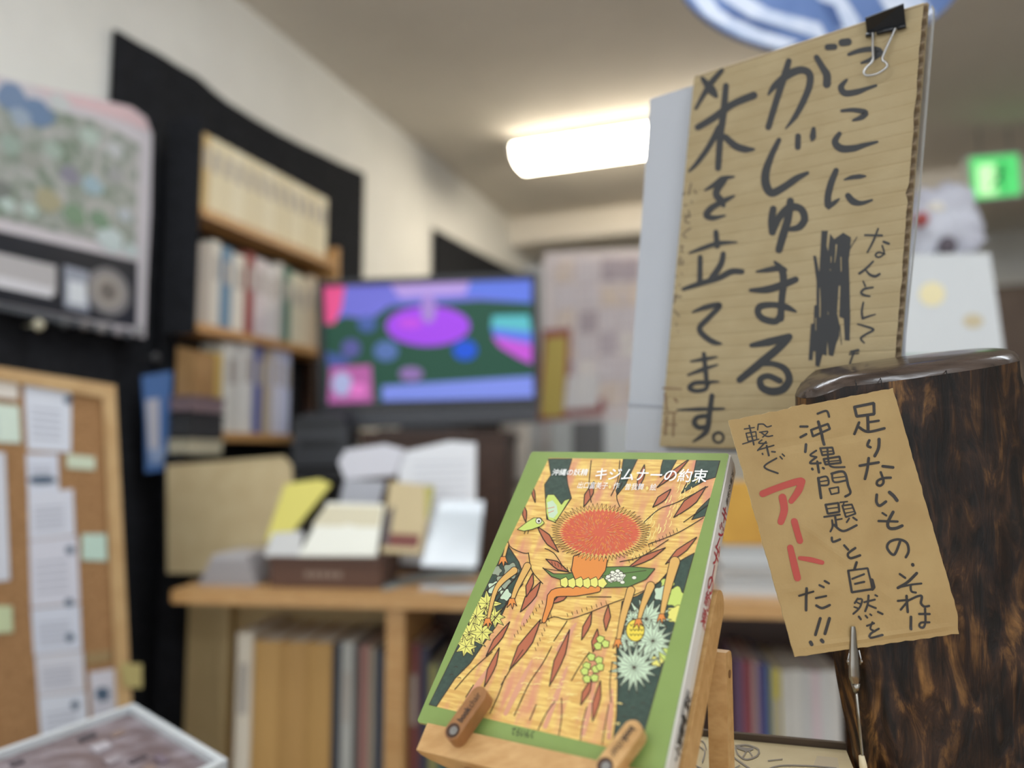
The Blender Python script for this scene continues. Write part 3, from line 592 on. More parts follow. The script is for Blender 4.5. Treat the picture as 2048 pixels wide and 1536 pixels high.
mb.obj('running_figure', M('exit dark', (40, 140, 74), .4, emit=.4), ex_)
for x in (1960, 2020):
    a_ = P(x, 312, ED + .025); b_ = Vector((a_.x, a_.y, CEIL)); MB().tube([a_, b_], .006, 8).obj('hanger_rod', m_steel, ex_)
# white carton on a brown one, and the cloth bundle
WD_ = .14
wx0, wx1 = dxx(1760, 600, WD_), dxx(1992, 600, WD_); wzb = dk(1880, 728, WD_).z; wzt = dk(1900, 508, WD_).z
lowc = MB().bbox(D(wx0 - .01, WD_ - .01, DZ + .0005), DX * (wx1 - wx0 + .04), UPV * (wzb - DZ - .001), DY * .14, .004)
solo(lowc, 'brown_carton', M('carton brown', (150, 120, 84), .7), 'tall brown carton on the bookcase hidden behind the stump', 'carton')
wc = thing('white_carton', 'white carton with yellow blots and a green foot band behind the stump', 'carton', D((wx0 + wx1) / 2, WD_ + .08, wzb))
MB().prism([D(wx0, WD_, wzb), D(wx1 + .012, WD_, wzb), D(wx1 - .006, WD_, wzt), D(wx0, WD_, wzt + .003)], DY * .13).obj('box_body', M('white carton', (204, 207, 208), .6), wc)
def wpoly(pts, l): return [dk(x, y, WD_) - DY * l for x, y in pts]
MB().prism(wpoly([(1790, 712), (1900, 712), (1900, 727), (1790, 727)], .001), DY * .0008).obj('green_band', M('carton green', (78, 128, 96), .6), wc)
MB().prism(wpoly([(1900, 712), (1985, 712), (1990, 727), (1900, 727)], .001), DY * .0008).obj('orange_band', M('carton orange', (196, 166, 110), .6), wc)
MB().prism(wpoly(ell(1864, 588, 26, 24), .001), DY * .0008).obj('yellow_blot', M('carton yellow', (230, 218, 174), .6), wc)
MB().prism(wpoly(ell(1946, 642, 20, 14), .001), DY * .0008).obj('tan_blot', M('carton tan', (196, 182, 150), .6), wc)
cx_ = dk(1882, 450, WD_ + .07)
mb = MB()
def blob(u, v):
    th_, ph = u * 2 * math.pi, (v - .5) * math.pi; d = Vector((math.cos(ph) * math.cos(th_), math.cos(ph) * math.sin(th_), math.sin(ph)))
    r = 1 + .34 * noise.noise(d * 2.1 + Vector((3, 1, 7))) + .12 * noise.noise(d * 6)
    p = cx_ + Vector((d.x * .088, d.y * .05, d.z * .088)) * r; p.z = max(p.z, wzt + .004); return p
mb.grid(blob, 40, 24, wrap=True)
bun = thing('cloth_bundle', 'crumpled white cloth bundle with red and dark patches on the white carton', 'cloth bundle', Vector((cx_.x, cx_.y, wzt + .004)))
mb.obj('cloth', M('bundle cloth', (206, 208, 218), .8, rgb2=(188, 188, 200), scale=14), bun, smooth=True)
for nm, (x, y, rx, ry), c in (('red_patch', (1842, 440, 14, 16), (170, 84, 80)), ('dark_patch', (1894, 492, 17, 20), (92, 84, 92)), ('pale_patch', (1870, 418, 18, 14), (232, 226, 214))):
    o = dk(x, y, WD_ + .032); mb = MB(); k = .0011
    mb.grid(lambda u, v: o + DX * (rx * k * math.sin(v * 1.57) * math.cos(u * 6.283)) + UPV * (ry * k * math.sin(v * 1.57) * math.sin(u * 6.283)) - DY * (.02 * math.cos(v * 1.57)), 16, 6, wrap=True)
    mb.obj(nm, M('bundle ' + nm, c, .8), bun, smooth=True)
# blue round hanging fan
FD = 1.5
fc = P(1640, -92, FD)
fan = thing('hanging_fan', 'round blue and white patterned hanging fan above the kraft sign', 'fan', fc - UP * .2)
def fanp(px, py, l=0): return P(px, py, FD - l)
MB().prism([fanp(x, y) for x, y in ell(1640, -92, 300, 200, 64)], FWD * .012).obj('disc', M('fan blue', (72, 98, 146), .6, rgb2=(88, 112, 158), scale=10), fan)
m_fw = M('fan white', (196, 202, 214), .6, rgb2=(168, 180, 202), scale=16)
for i, q in enumerate([[(1400, -40), (1440, 20), (1520, 60), (1600, 84), (1560, 98), (1480, 72), (1410, 30), (1380, -10)], [(1460, -30), (1540, 20), (1640, 46), (1660, 84), (1600, 64), (1500, 34), (1440, -6)],
        [(1600, -40), (1680, -20), (1720, 40), (1716, 88), (1680, 60), (1650, 10)], [(1740, -60), (1830, -30), (1870, 30), (1800, 60), (1760, 0)], [(1480, -200), (1640, -240), (1700, -160), (1600, -120), (1500, -140)]]):
    MB().prism([fanp(x, y, .0012 + i * 1e-4) for x, y in q], FWD * .001).obj('white_stroke', m_fw, fan)
m_fd = M('fan dark', (58, 82, 130), .6)
for i, q in enumerate([[(1450, 14), (1520, 44), (1560, 60), (1520, 56), (1460, 32)], [(1640, 0), (1670, 10), (1690, 60), (1670, 50)]]):
    MB().prism([fanp(x, y, .0022 + i * 1e-4) for x, y in q], FWD * .001).obj('blue_line', m_fd, fan)
ft = fanp(1640, -280); MB().tube([ft, Vector((ft.x, ft.y, CEIL))], .003, 6).obj('string', M('string', (190, 186, 178), .8), fan)

# ------------------------------------------------------------------ lower left picture table
tz_ = .90
q = [(266, 1424), (455, 1541), (330, 1800), (-170, 1580)]
T4 = [atz(x, y, tz_) for x, y in q]
T4[2] = T4[1] + (T4[3] - T4[0])
pt = thing('picture_table', 'white rimmed table top with a mauve photo collage at the lower left', 'table', Vector((sum(p.x for p in T4) / 4, sum(p.y for p in T4) / 4, 0)))
cen = sum(T4, Vector()) / 4
inn4 = [p + (cen - p) * .075 for p in T4]
MB().prism(T4, (0, 0, -.02)).obj('table_top', M('table board', (180, 176, 176), .5), pt)
for i in range(4):
    j = (i + 1) % 4; MB().prism([T4[i], T4[j], inn4[j], inn4[i]], (0, 0, .012)).obj('rim', M('white rim', (206, 212, 216), .35), pt)
MB().prism([p + Vector((0, 0, .0005)) for p in inn4], (0, 0, .003)).obj('collage', M('mauve collage', (112, 96, 98), .35, rgb2=(150, 140, 146), scale=34, detail=3, lo=.4, hi=.68), pt)
rr = random.Random(5)
for i in range(18):
    u, v = rr.random() * .8 + .08, rr.random() * .8 + .08
    o = inn4[0] + (inn4[1] - inn4[0]) * u + (inn4[3] - inn4[0]) * v + Vector((0, 0, .0042)); a = (inn4[1] - inn4[0]).normalized() * rr.uniform(.01, .026); b = (inn4[3] - inn4[0]).normalized() * rr.uniform(.01, .024)
    MB().prism([o, o + a, o + a * 1.1 + b, o + b], (0, 0, .0008 + i * 5e-5)).obj('photo', M('mauve photo %d' % (i % 6), [(84, 74, 80), (176, 172, 180), (122, 108, 120), (158, 150, 156), (64, 60, 68), (140, 120, 112)][i % 6], .4), pt)
for p in T4:
    k = p + (cen - p) * .12; MB().box(Vector((k.x - .015, k.y - .015, 0)), (.03, 0, 0), (0, .03, 0), (0, 0, tz_ - .02)).obj('leg', m_dark, pt)

# ================================================================== FOREGROUND
TABZ = .90
tb = thing('display_table', 'wooden display table under the stump and the book easel', 'table', Vector((.17, .45, 0)))
MB().bbox(Vector((-.14, .12, TABZ - .03)), (.74, 0, 0), (0, 0, .03), (0, .62, 0), .004).obj('table_top', m_desk, tb)
for x in (-.12, .55):
    for y in (.14, .69): MB().box(Vector((x, y, 0)), (.03, 0, 0), (0, .03, 0), (0, 0, TABZ - .03)).obj('leg', m_desk, tb)

# ---- kraft sign
u_s = vp(-1050, HZ); u_s.z = 0; u_s.normalize()
v_s = (RIGHT * .089 + UP).normalized()
SN = u_s.cross(v_s).normalized()
if SN.dot(FWD) > 0: SN = -SN                        # towards the camera
SG0 = P(1822, 380, .588)
def sg(px, py, lift=0.0): return hit(px, py, SG0, SN) + SN * lift
VA, VB, VD, VE = View(1240, 0, 3.0727), View(1240, 440, 3.103), View(1600, 440, 4.518), View(1320, 320, 5.12)
sign = thing('kraft_sign', 'tall corrugated kraft cardboard sign with black brush lettering held by a binder clip', 'sign', sg(1560, 905))
SQ = [(1391, 152), (1857, 3), (1786, 905), (1322, 893)]     # tl tr br bl
def sgb(u, v):
    x = (SQ[0][0] * (1 - u) + SQ[1][0] * u) * (1 - v) + (SQ[3][0] * (1 - u) + SQ[2][0] * u) * v
    y = (SQ[0][1] * (1 - u) + SQ[1][1] * u) * (1 - v) + (SQ[3][1] * (1 - u) + SQ[2][1] * u) * v
    return x, y
NR_ = 31
m_sign = M('sign kraft', (172, 155, 120), .8, rgb2=(164, 146, 110), scale=26, stretch=(1, 1, 2), bump=.12, bscale=420)
def rip(v):
    f = (v * NR_) % 1.0; d = min(f, 1 - f); return .00045 * min(d / .10, 1.0) + .00022 * math.sin(math.pi * f)
def edge_u(u, v):                                    # slightly torn right edge, curled top
    return u + (.006 * noise.noise(Vector((v * 22, 0, 5))) - (.012 * math.exp(-((v - .425) / .012) ** 2)) if u > .99 else 0)
mb = MB().grid(lambda u, v: sg(*sgb(edge_u(u, v) * .981, v), .0026 + rip(v) - (.002 * math.exp(-v * 40))), 30, NR_ * 20)
mb.obj('front_liner', m_sign, sign, smooth=True)
mb = MB().grid(lambda u, v: sg(*sgb(u, v), -.0032), 2, 2); mb.obj('back_liner', m_sign, sign)
mb = MB().grid(lambda u, v: sg(*sgb(.004 + .994 * u, v), -.0006 + .0024 * math.sin(v * NR_ * 2 * math.pi * 1.15)), 2, NR_ * 14)
mb.obj('fluting', M('fluting', (132, 114, 90), .8), sign, smooth=True)
m_ink = M('marker ink', (50, 51, 53), .5, spec=.35)
sp = lambda px, py, lift: sg(px, py, .0035 + lift)
ink = MB()
ST_A = [  # がじゅ / ここに / 木を
 [(1412,345,20),(1480,322,30),(1560,313,34),(1600,330,46),(1555,372,30),(1490,398,14)], [(1400,500,16),(1365,545,40),(1390,582,40),(1460,575,38),(1520,555,25),(1580,535,16)],
 [(1370,690,20),(1440,685,28),(1515,700,36),(1490,730,34),(1438,748,14)], [(1355,830,28),(1328,880,42),(1365,920,48),(1440,920,42),(1510,900,30),(1588,880,14)],
 [(1335,1055,34),(1305,1130,42),(1285,1210,42),(1285,1265,44)], [(1288,1285,20),(1320,1255,30),(1355,1228,10)], [(1385,1112,10),(1430,1098,28),(1480,1092,30),(1515,1090,12)], [(1408,1210,38),(1440,1245,44),(1490,1255,28),(1555,1236,14)],
 [(920,590,14),(960,535,40),(1040,470,50),(1120,440,46),(1172,465,44),(1170,540,42),(1130,640,40),(1080,730,32),(1025,800,8)], [(1045,385,36),(1010,500,42),(965,640,40),(920,790,38)], [(1215,362,34),(1255,430,40),(1278,470,48),(1278,528,48)],
 [(1283,300,38),(1324,298,38)], [(1372,272,46),(1408,268,46)],
 [(985,868,30),(940,960,38),(905,1060,50),(905,1140,54),(940,1192,50),(1010,1160,46),(1090,1105,42),(1160,1070,22)], [(1102,845,36),(1100,912,36)], [(1197,800,26),(1192,850,42),(1186,868,18)],
 [(950,1290,42),(940,1360,44),(945,1432,44)], [(945,1432,40),(985,1345,44),(1050,1280,46),(1118,1290,44),(1142,1350,46),(1110,1400,44),(1050,1415,28)], [(1055,1242,44),(1040,1350,48),(1010,1450,50),(985,1540,44)],
 [(635,440,26),(560,530,38),(475,675,18)], [(515,490,24),(570,560,56),(600,600,26)], [(488,790,40),(580,735,44),(700,650,44),(830,595,48)], [(660,535,36),(645,700,42),(625,850,42),(612,1040,38)],
 [(620,790,40),(560,900,36),(490,1000,30),(434,1060,14)], [(655,850,40),(720,905,46),(780,925,44),(832,925,16)],
 [(532,1175,12),(590,1140,30),(640,1105,36),(710,1092,12)], [(650,1110,40),(600,1190,44),(630,1240,46),(645,1268,28)], [(710,1210,14),(650,1240,34),(570,1285,40),(540,1328,40),(580,1345,34),(655,1330,12)]]
ST_B = [  # 立てます / まる
 [(605,80,32),(612,165,36)], [(440,210,12),(520,180,26),(620,150,32),(735,143,10)], [(507,235,30),(505,390,34)], [(650,215,32),(635,280,38),(575,370,38)], [(402,433,22),(500,400,34),(620,365,36),(700,325,40),(765,325,34)],
 [(460,575,12),(540,545,34),(628,532,34),(570,600,34),(505,670,36),(530,720,36),(590,760,36),(637,770,14)],
 [(450,880,12),(530,865,26),(610,852,12)], [(430,965,12),(520,930,28),(615,900,12)], [(530,832,26),(540,930,30),(548,1012,28)], [(548,1010,28),(475,1012,28),(440,1043,30),(480,1062,28),(540,1050,28),(562,1010,24),(622,1005,10)],
 [(365,1180,10),(500,1175,26),(655,1172,14)], [(580,1092,32),(565,1200,34),(545,1310,36),(465,1375,12)], [(560,1215,30),(490,1225,30),(470,1260,32),(500,1288,32),(550,1283,30)],
 [(652,1350,15),(643,1328,16),(620,1318,18),(597,1328,18),(588,1350,18),(597,1372,16),(620,1382,16),(643,1372,16),(652,1350,15)],
 [(855,325,12),(920,315,32),(1000,303,40),(1040,315,16)], [(968,264,16),(1015,320,46),(1022,400,44),(1012,500,42),(1005,615,44)], [(818,440,22),(920,435,46),(1020,405,46),(1098,374,40)], [(1100,572,14),(1040,545,42),(960,530,36),(880,540,44),(865,580,40),(900,618,42),(975,632,42),(1005,590,38)],
 [(825,780,28),(930,760,50),(1058,727,42)], [(1060,728,40),(1000,790,50),(880,890,52),(752,993,42)], [(870,892,40),(960,895,34),(1030,925,40),(1058,990,46),(1020,1050,50),(950,1065,50),(890,1040,44),(880,990,40),(930,970,36),(1000,1000,38)]]
ST_D = [ # なんとしても
 [(597,145,20),(750,148,20)], [(715,88,18),(670,200,20),(618,300,16)], [(765,205,24),(810,222,24)], [(752,240,16),(768,310,16),(720,345,18),(690,325,18),(720,300,18),(775,316,14)], [(670,382,18),(600,450,22),(546,490,24)], [(600,455,14),(640,500,24),(690,515,26),(728,495,22)],
 [(580,560,14),(600,605,16)], [(668,615,18),(590,630,22),(562,665,24),(590,685,22),(640,695,16)], [(582,750,16),(568,830,20),(575,895,22)], [(575,895,22),(640,872,18),(690,858,12)], [(530,945,14),(590,962,20),(672,995,22),(600,1040,20),(558,1075,20),(590,1115,14)],
 [(535,1180,26),(470,1195,22)], [(456,1217,14),(540,1210,12)], [(500,1190,16),(465,1290,18),(457,1342,18),(520,1335,16),(572,1290,10)], [(525,162,8),(492,215,8),(465,262,10)], [(370,960,8),(385,1130,7)], [(156,1368,20),(162,1378,20)], [(142,1420,16),(150,1424,14)]]
for v_, ss, stp in ((VA, ST_A, 10), (VB, ST_B, 10), (VD, ST_D, 12)):
    for s_ in ss: stroke(ink, v_, s_, sp, step=stp)
scrib = [(205,105),(262,105),(250,240),(265,290),(282,130),(320,180),(400,122),(470,165),(465,260),(450,360),(458,600),(463,900),(458,1095),(415,1090),(405,895),(365,880),(375,600),(360,600),(345,850),(370,960),(365,1050),(335,1130),(310,1235),(270,1225),(258,1090),(250,1230),(215,1215),(185,1330),(150,1320),(150,1190),(130,1190),(125,1270),(88,1270),(110,940),(135,940),(140,780),(160,770),(160,560),(130,330),(155,330),(185,480),(195,300)]
ink.poly([sp(*VD(x, y), .0) for x, y in scrib])
ink.obj('brush_lettering', m_ink, sign)
gap = MB()                                           # bare board showing through the crossing out
for s_ in ([(340,235,14),(335,310,8),(325,390,5)], [(293,340,7),(292,390,6)], [(381,345,8),(383,470,7)], [(190,620,4),(193,760,10),(193,880,8)], [(155,890,6),(155,1000,5)], [(265,835,4),(266,858,5)], [(285,455,6),(287,462,5)]): stroke(gap, VD, s_, lambda a, b, c: sg(a, b, .0038 + c), step=12)
gap.obj('bare_gaps', m_sign, sign)
faint = MB()
for s_ in ([(335,250,16),(310,360,16)],[(265,340,12),(250,370,12)],[(368,318,16),(385,350,16)],[(275,465,14),(280,480,14)],[(338,430,14),(345,446,14)],[(310,530,16),(318,590,18),(270,570,12)],[(285,590,14),(275,640,16),(320,655,14)],[(330,705,14),(250,770,14),(285,802,14)],[(232,885,16),(255,895,14)],[(235,890,14),(240,950,16)],[(228,1000,14),(212,1065,18),(250,1072,16),(248,1030,12)],[(180,1195,12),(184,1200,12)],[(238,1168,14),(244,1176,14)],[(212,1283,14),(218,1290,14)],[(168,1305,12),(172,1310,12)],[(165,1405,18),(230,1408,18)],[(182,1380,16),(160,1470,16)]): stroke(faint, VE, s_, sp, step=14)
for s_ in ([(345,560,8),(378,600,9)], [(360,640,6),(362,660,6)], [(370,690,6),(372,696,6)]): stroke(faint, VB, s_, sp, step=10)
faint.obj('faint_lettering', M('faded ink', (112, 98, 78), .7), sign)
sm = MB()
for s_ in ([(280,1045,14),(390,1050,10)],[(290,1080,16),(300,1180,12)],[(350,1110,14),(365,1130,14)],[(280,1200,10),(360,1195,12)],[(300,1220,14),(290,1330,16)],[(345,1210,12),(340,1340,12)],[(300,1270,10),(360,1270,10)]): stroke(sm, VB, s_, sp, step=14)
sm.obj('old_smudge', M('old print', (132, 108, 82), .8), sign)
# white board behind
wb = thing('white_board', 'white cardboard sheet standing behind the kraft sign', 'cardboard', sg(1500, 912, -.012))
def sgl(px, py, l): return hit(px, py, SG0 + SN * l, SN)
MB().prism([sgl(x, y, -.0065) for x, y in [(1300, 198), (1395, 168), (1700, 82), (1838, 40), (1843, 70), (1808, 720), (1796, 915), (1250, 902), (1257, 812)]], SN * -.004).obj('sheet', M('white card', (182, 186, 194), .6), wb)
MB().prism([sgl(x, y, -.0058) for x, y in [(1256, 806), (1330, 812), (1330, 816), (1256, 811)]], SN * .0006).obj('fold_crease', M('crease grey', (164, 168, 178), .6), wb)
# stake that carries the sign behind the stump
b_ = sgl(1810, 905, -.02); mb = MB().box(Vector((b_.x - .012, b_.y, TABZ + .0005)), (.024, 0, 0), (0, .012, 0), (0, 0, sgl(1810, 740, -.02).z - TABZ))
mb.obj('stake', m_oak, wb)
# clear sleeve edge on the right
slv = bpy.data.materials.new('clear sleeve'); slv.use_nodes = True; nt = slv.node_tree; nt.nodes.clear()
out = nt.nodes.new('ShaderNodeOutputMaterial'); mx = nt.nodes.new('ShaderNodeMixShader'); tr = nt.nodes.new('ShaderNodeBsdfTransparent'); gl = nt.nodes.new('ShaderNodeBsdfGlossy')
gl.inputs['Roughness'].default_value = .35; tr.inputs[0].default_value = (.9, .9, .9, 1); mx.inputs[0].default_value = .12
nt.links.new(tr.outputs[0], mx.inputs[1]); nt.links.new(gl.outputs[0], mx.inputs[2]); nt.links.new(mx.outputs[0], out.inputs[0])
sl = thing('clear_sleeve', 'clear plastic sheet edge showing at the right side of the kraft sign', 'plastic sheet', sgl(1800, 900, -.012))
MB().prism([sgl(x, y, -.0115) for x, y in [(1500, 150), (1850, 30), (1864, 14), (1868, 40), (1838, 400), (1806, 720), (1798, 900), (1480, 900)]], SN * -.0006).obj('sheet', slv, sl)
mb = MB(); mb.tube([sgl(x, y, -.0118) for x, y in [(1864, 12), (1868, 20), (1867, 45), (1838, 400), (1806, 720), (1798, 900)]], .0006, 6)
mb.obj('folded_edge', M('plastic rim', (160, 160, 156), .5), sl)

# ---- binder clip
bc_ = thing('binder_clip', 'black binder clip with steel wire handles on the top of the kraft sign', 'binder clip', sg(1770, 130, .006))
m_cl = M('black enamel', (22, 25, 30), .32)
tl, tr_, br, bl = [VA(*p) for p in ((1507, 108), (1742, 20), (1755, 150), (1517, 205))]
MB().prism([sgl(*tl, .013), sgl(*tr_, .013), sgl(*br, .0042), sgl(*bl, .0042)], SN * -.001).obj('front_jaw', m_cl, bc_)
MB().prism([sgl(*tl, -.026), sgl(*tr_, -.026), sgl(*br, -.0140), sgl(*bl, -.0140)], SN * -.001).obj('back_jaw', m_cl, bc_)
MB().prism([sgl(*tl, .013), sgl(*tr_, .013), sgl(*tr_, -.027), sgl(*tl, -.027)], v_s * -.001).obj('spine_plate', m_cl, bc_)
a_, b_ = VA(1512, 218), VA(1757, 160)
def lerp2(a, b, t): return (a[0] + (b[0] - a[0]) * t, a[1] + (b[1] - a[1]) * t)
for t0, t1 in ((0, .21), (.27, .70), (.78, 1)):
    MB().tube([sgl(*lerp2(a_, b_, t0), .0058), sgl(*lerp2(a_, b_, t1), .0058)], .0017, 10).obj('rolled_edge', m_cl, bc_, smooth=True)
hp = smooth_path([(p[0], p[1], 0) for p in [(1553, 200), (1553, 290), (1553, 372), (1520, 410), (1498, 442), (1515, 464), (1570, 458), (1618, 432), (1642, 405), (1636, 385), (1612, 362), (1640, 290), (1693, 172)]], 8)
MB().tube([sgl(*VA(x, y), .0062 + .004 * min(1, max(0, (y - 170) / 260))) for x, y, _ in hp], .00095, 10).obj('wire_handle', m_steel, bc_, smooth=True)
MB().tube([sgl(*VA(x, y), -.018) for x, y, _ in hp], .00095, 8).obj('wire_handle', m_steel, bc_, smooth=True)

# ---- stump
ms = bpy.data.materials.new('varnished dark wood'); ms.use_nodes = True; nt = ms.node_tree; b = nt.nodes['Principled BSDF']
tc = nt.nodes.new('ShaderNodeTexCoord'); mp = nt.nodes.new('ShaderNodeMapping'); mp.inputs['Scale'].default_value = (1, 1, .26); nt.links.new(tc.outputs['Object'], mp.inputs[0])
n1 = nt.nodes.new('ShaderNodeTexNoise'); n1.inputs['Scale'].default_value = 70; n1.inputs['Detail'].default_value = 9; n1.inputs['Roughness'].default_value = .62; n1.inputs['Distortion'].default_value = 1.2
n2 = nt.nodes.new('ShaderNodeTexNoise'); n2.inputs['Scale'].default_value = 24; n2.inputs['Detail'].default_value = 5; n2.inputs['Distortion'].default_value = .8
nt.links.new(mp.outputs[0], n1.inputs['Vector']); nt.links.new(tc.outputs['Object'], n2.inputs['Vector'])
r1 = nt.nodes.new('ShaderNodeValToRGB'); r1.color_ramp.elements[0].position = .40; r1.color_ramp.elements[0].color = L((27, 20, 16)); r1.color_ramp.elements[1].position = .68; r1.color_ramp.elements[1].color = L((128, 92, 52))
e = r1.color_ramp.elements.new(.53); e.color = L((58, 39, 27))
r2 = nt.nodes.new('ShaderNodeValToRGB'); r2.color_ramp.elements[0].position = .45; r2.color_ramp.elements[0].color = (0, 0, 0, 1); r2.color_ramp.elements[1].position = .60; r2.color_ramp.elements[1].color = (1, 1, 1, 1)
mix = nt.nodes.new('ShaderNodeMix'); mix.data_type = 'RGBA'; mix.blend_type = 'MIX'
dk_ = nt.nodes.new('ShaderNodeMix'); dk_.data_type = 'RGBA'; dk_.blend_type = 'MULTIPLY'; dk_.inputs[0].default_value = 1
nt.links.new(n1.outputs['Fac'], r1.inputs[0]); nt.links.new(n2.outputs['Fac'], r2.inputs[0]); nt.links.new(r1.outputs[0], dk_.inputs[6]); dk_.inputs[7].default_value = (.42, .38, .36, 1)
gold = nt.nodes.new('ShaderNodeMix'); gold.data_type = 'RGBA'; gold.blend_type = 'ADD'; gold.inputs[0].default_value = .1; nt.links.new(r1.outputs[0], gold.inputs[6]); nt.links.new(r1.outputs[0], gold.inputs[7])
nt.links.new(r2.outputs[0], mix.inputs[0]); nt.links.new(dk_.outputs[2], mix.inputs[6]); nt.links.new(gold.outputs[2], mix.inputs[7])
nt.links.new(mix.outputs[2], b.inputs['Base Color']); b.inputs['Roughness'].default_value = .38; b.inputs['Specular IOR Level'].default_value = .25
bp = nt.nodes.new('ShaderNodeBump'); bp.inputs['Strength'].default_value = .5; bp.inputs['Distance'].default_value = .0025; nt.links.new(n1.outputs['Fac'], bp.inputs['Height']); nt.links.new(bp.outputs[0], b.inputs['Normal'])
m_top = M('varnished end grain', (78, 64, 56), .24, rgb2=(50, 38, 32), scale=30, stretch=(1, 6, 6), bump=.25, coat=.4)
SD = .546
lev = [(1740, 1728, 2160), (1536, 1700, 2122), (1310, 1660, 2090), (1100, 1636, 2070), (950, 1617, 2058), (860, 1606, 2046), (800, 1600, 2030)]
def edges(py):
    for (ya, la, ra), (yb_, lb, rb) in zip(lev, lev[1:]):
        if ya >= py >= yb_: t = (py - yb_) / (ya - yb_); return lb + (la - lb) * t, rb + (ra - rb) * t
    return lev[-1][1:] if py < lev[-1][0] else lev[0][1:]
def prow(z): return HZ - (z - 1.25) / SD * F            # picture row of height z at the stump
def rimz(x, y): return 1.3055 + .19 * (y - SD) + .14 * (x - .256) - .35 * max(0, .226 - x)
def ringpt(th, z, k=1.0):
    l, r = edges(prow(z)); xl, xr = (l - 1024) / F * SD, (r - 1024) / F * SD; cx = (xl + xr) / 2; hx = (xr - xl) / 2
    c, s = math.cos(th), math.sin(th); e_ = .74
    x = cx + hx * k * math.copysign(abs(c) ** e_, c); y = SD + .033 * k * math.copysign(abs(s) ** e_, s)
    return x, y
z_b = TABZ + .0006
def stump_pt(u, v):
    th = u * 2 * math.pi; zt = 1.30
    z = z_b + (zt - z_b) * v; x, y = ringpt(th, z)
    z = z_b + (rimz(x, y) - z_b) * v
    n = noise.noise(Vector((math.cos(th) * 2.2, math.sin(th) * 2.2, z * 7))) * .005 + noise.noise(Vector((math.cos(th) * 7, math.sin(th) * 7, z * 22))) * .0028
    n *= min(1, (1 - v) * 8 + .25)
    return Vector((x + n * math.cos(th), y + n * math.sin(th) * .6, z))
stump = thing('tree_stump', 'dark varnished tree stump with a slanted polished top', 'stump', Vector((.3, SD, TABZ)))
mb = MB().grid(stump_pt, 128, 110, wrap=True)
mb.face([stump_pt(i / 128, 0) for i in range(128)])
mb.obj('trunk', ms, stump, smooth=True)
def top_pt(u, v):
    th = u * 2 * math.pi; k = [1.0, .985, .955, .90, .6, .02][min(5, int(round(v * 5)))]; dz = [0, .003, .0055, .0075, .009, .0095][min(5, int(round(v * 5)))]
    x, y = ringpt(th, 1.30, k); xe, ye = stump_pt(u, 1)[:2]
    if k == 1.0: x, y = xe, ye
    return Vector((x, y, rimz(x, y) + dz - .0001))
mb = MB().grid(top_pt, 128, 5, wrap=True); mb.obj('polished_top', m_top, stump, smooth=True)
# a few cracks running over the rim
mb = MB()
for xx in (1712, 1762, 1893):
    o = [P(xx + 2, 782 - (xx - 1700) * .12, .5125), P(xx, 768 - (xx - 1700) * .12, .5135), P(xx - 4, 750 - (xx - 1700) * .12, .530)]
    mb.tube(o, .00035, 5)
mb.obj('crack', M('crack dark', (24, 20, 18), .8), stump)

# ---- small kraft card
VC1, VC2, VC3, VZ4, VZ5 = View(1460, 780, 6.0235), View(1560, 1000, 5.486), View(1480, 930, 4.042), View(1400, 700, 3.1605), View(1400, 1056, 3.1605)
CZ = .497
CNn = (-FWD + RIGHT * .06 + UP * .10).normalized()
CD0 = P(1700, 1050, CZ)
def crease(px, py):
    def seg(x0, y0, x1, y1, s_):
        dx, dy = x1 - x0, y1 - y0; l = math.hypot(dx, dy); t = ((px - x0) * dx + (py - y0) * dy) / l / l; d = ((px - x0) * dy - (py - y0) * dx) / l
        return math.exp(-(d / s_) ** 2) * max(0, min(1, min(t, 1 - t) * 4)) if 0 < t < 1 else 0
    h = .0011 * seg(1590, 1035, 1712, 1142, 9) + .0006 * seg(1712, 1142, 1800, 1215, 10) - .0006 * seg(1480, 905, 1790, 860, 10) + .0005 * seg(1540, 1180, 1690, 1178, 9) + .0009 * seg(1592, 1296, 1925, 1248, 5) + .0005 * seg(1830, 1175, 1890, 1250, 9)
    return h + .0006 * noise.noise(Vector((px / 60, py / 60, 2)))
def cd(px, py, lift=0.0): return hit(px, py, CD0, CNn) + CNn * (lift + crease(px, py))
CQ = [(1457, 841), (1786, 776), (1926, 1266), (1590, 1314)]
def cdb(u, v):
    x = (CQ[0][0] * (1 - u) + CQ[1][0] * u) * (1 - v) + (CQ[3][0] * (1 - u) + CQ[2][0] * u) * v
    y = (CQ[0][1] * (1 - u) + CQ[1][1] * u) * (1 - v) + (CQ[3][1] * (1 - u) + CQ[2][1] * u) * v
    if u > .999 or u < .001: x += 2.2 * noise.noise(Vector((v * 26, u * 9, 1)))
    if v > .999 or v < .001: y += 1.8 * noise.noise(Vector((u * 22, v * 9, 4)))
    if v < .001 and abs(u - .42) < .05: y -= 3
    if u > .999 and v > .93: x -= (v - .93) * 160
    return x, y
card = thing('kraft_card', 'small kraft card with black and red handwriting leaning on the stump', 'card', cd(1700, 1300))
m_card = M('card kraft', (174, 147, 99), .75, rgb2=(165, 137, 90), scale=30, bump=.10, bscale=300)
mb = MB().grid(lambda u, v: cd(*cdb(u, v)), 44, 60); k = len(mb.v); nu, nv = 44, 60
mb2 = MB().grid(lambda u, v: cd(*cdb(u, v), -.0011), 44, 60); mb.v += mb2.v; mb.f += [[i + k for i in reversed(f)] for f in mb2.f]; mb.m += mb2.m
w_ = nu + 1
for i in range(nu):
    for j in (0, nv): mb.f.append([j * w_ + i, j * w_ + i + 1, k + j * w_ + i + 1, k + j * w_ + i]); mb.m.append(1)
for j in range(nv):
    for i in (0, nu): mb.f.append([j * w_ + i, (j + 1) * w_ + i, k + (j + 1) * w_ + i, k + j * w_ + i]); mb.m.append(1)
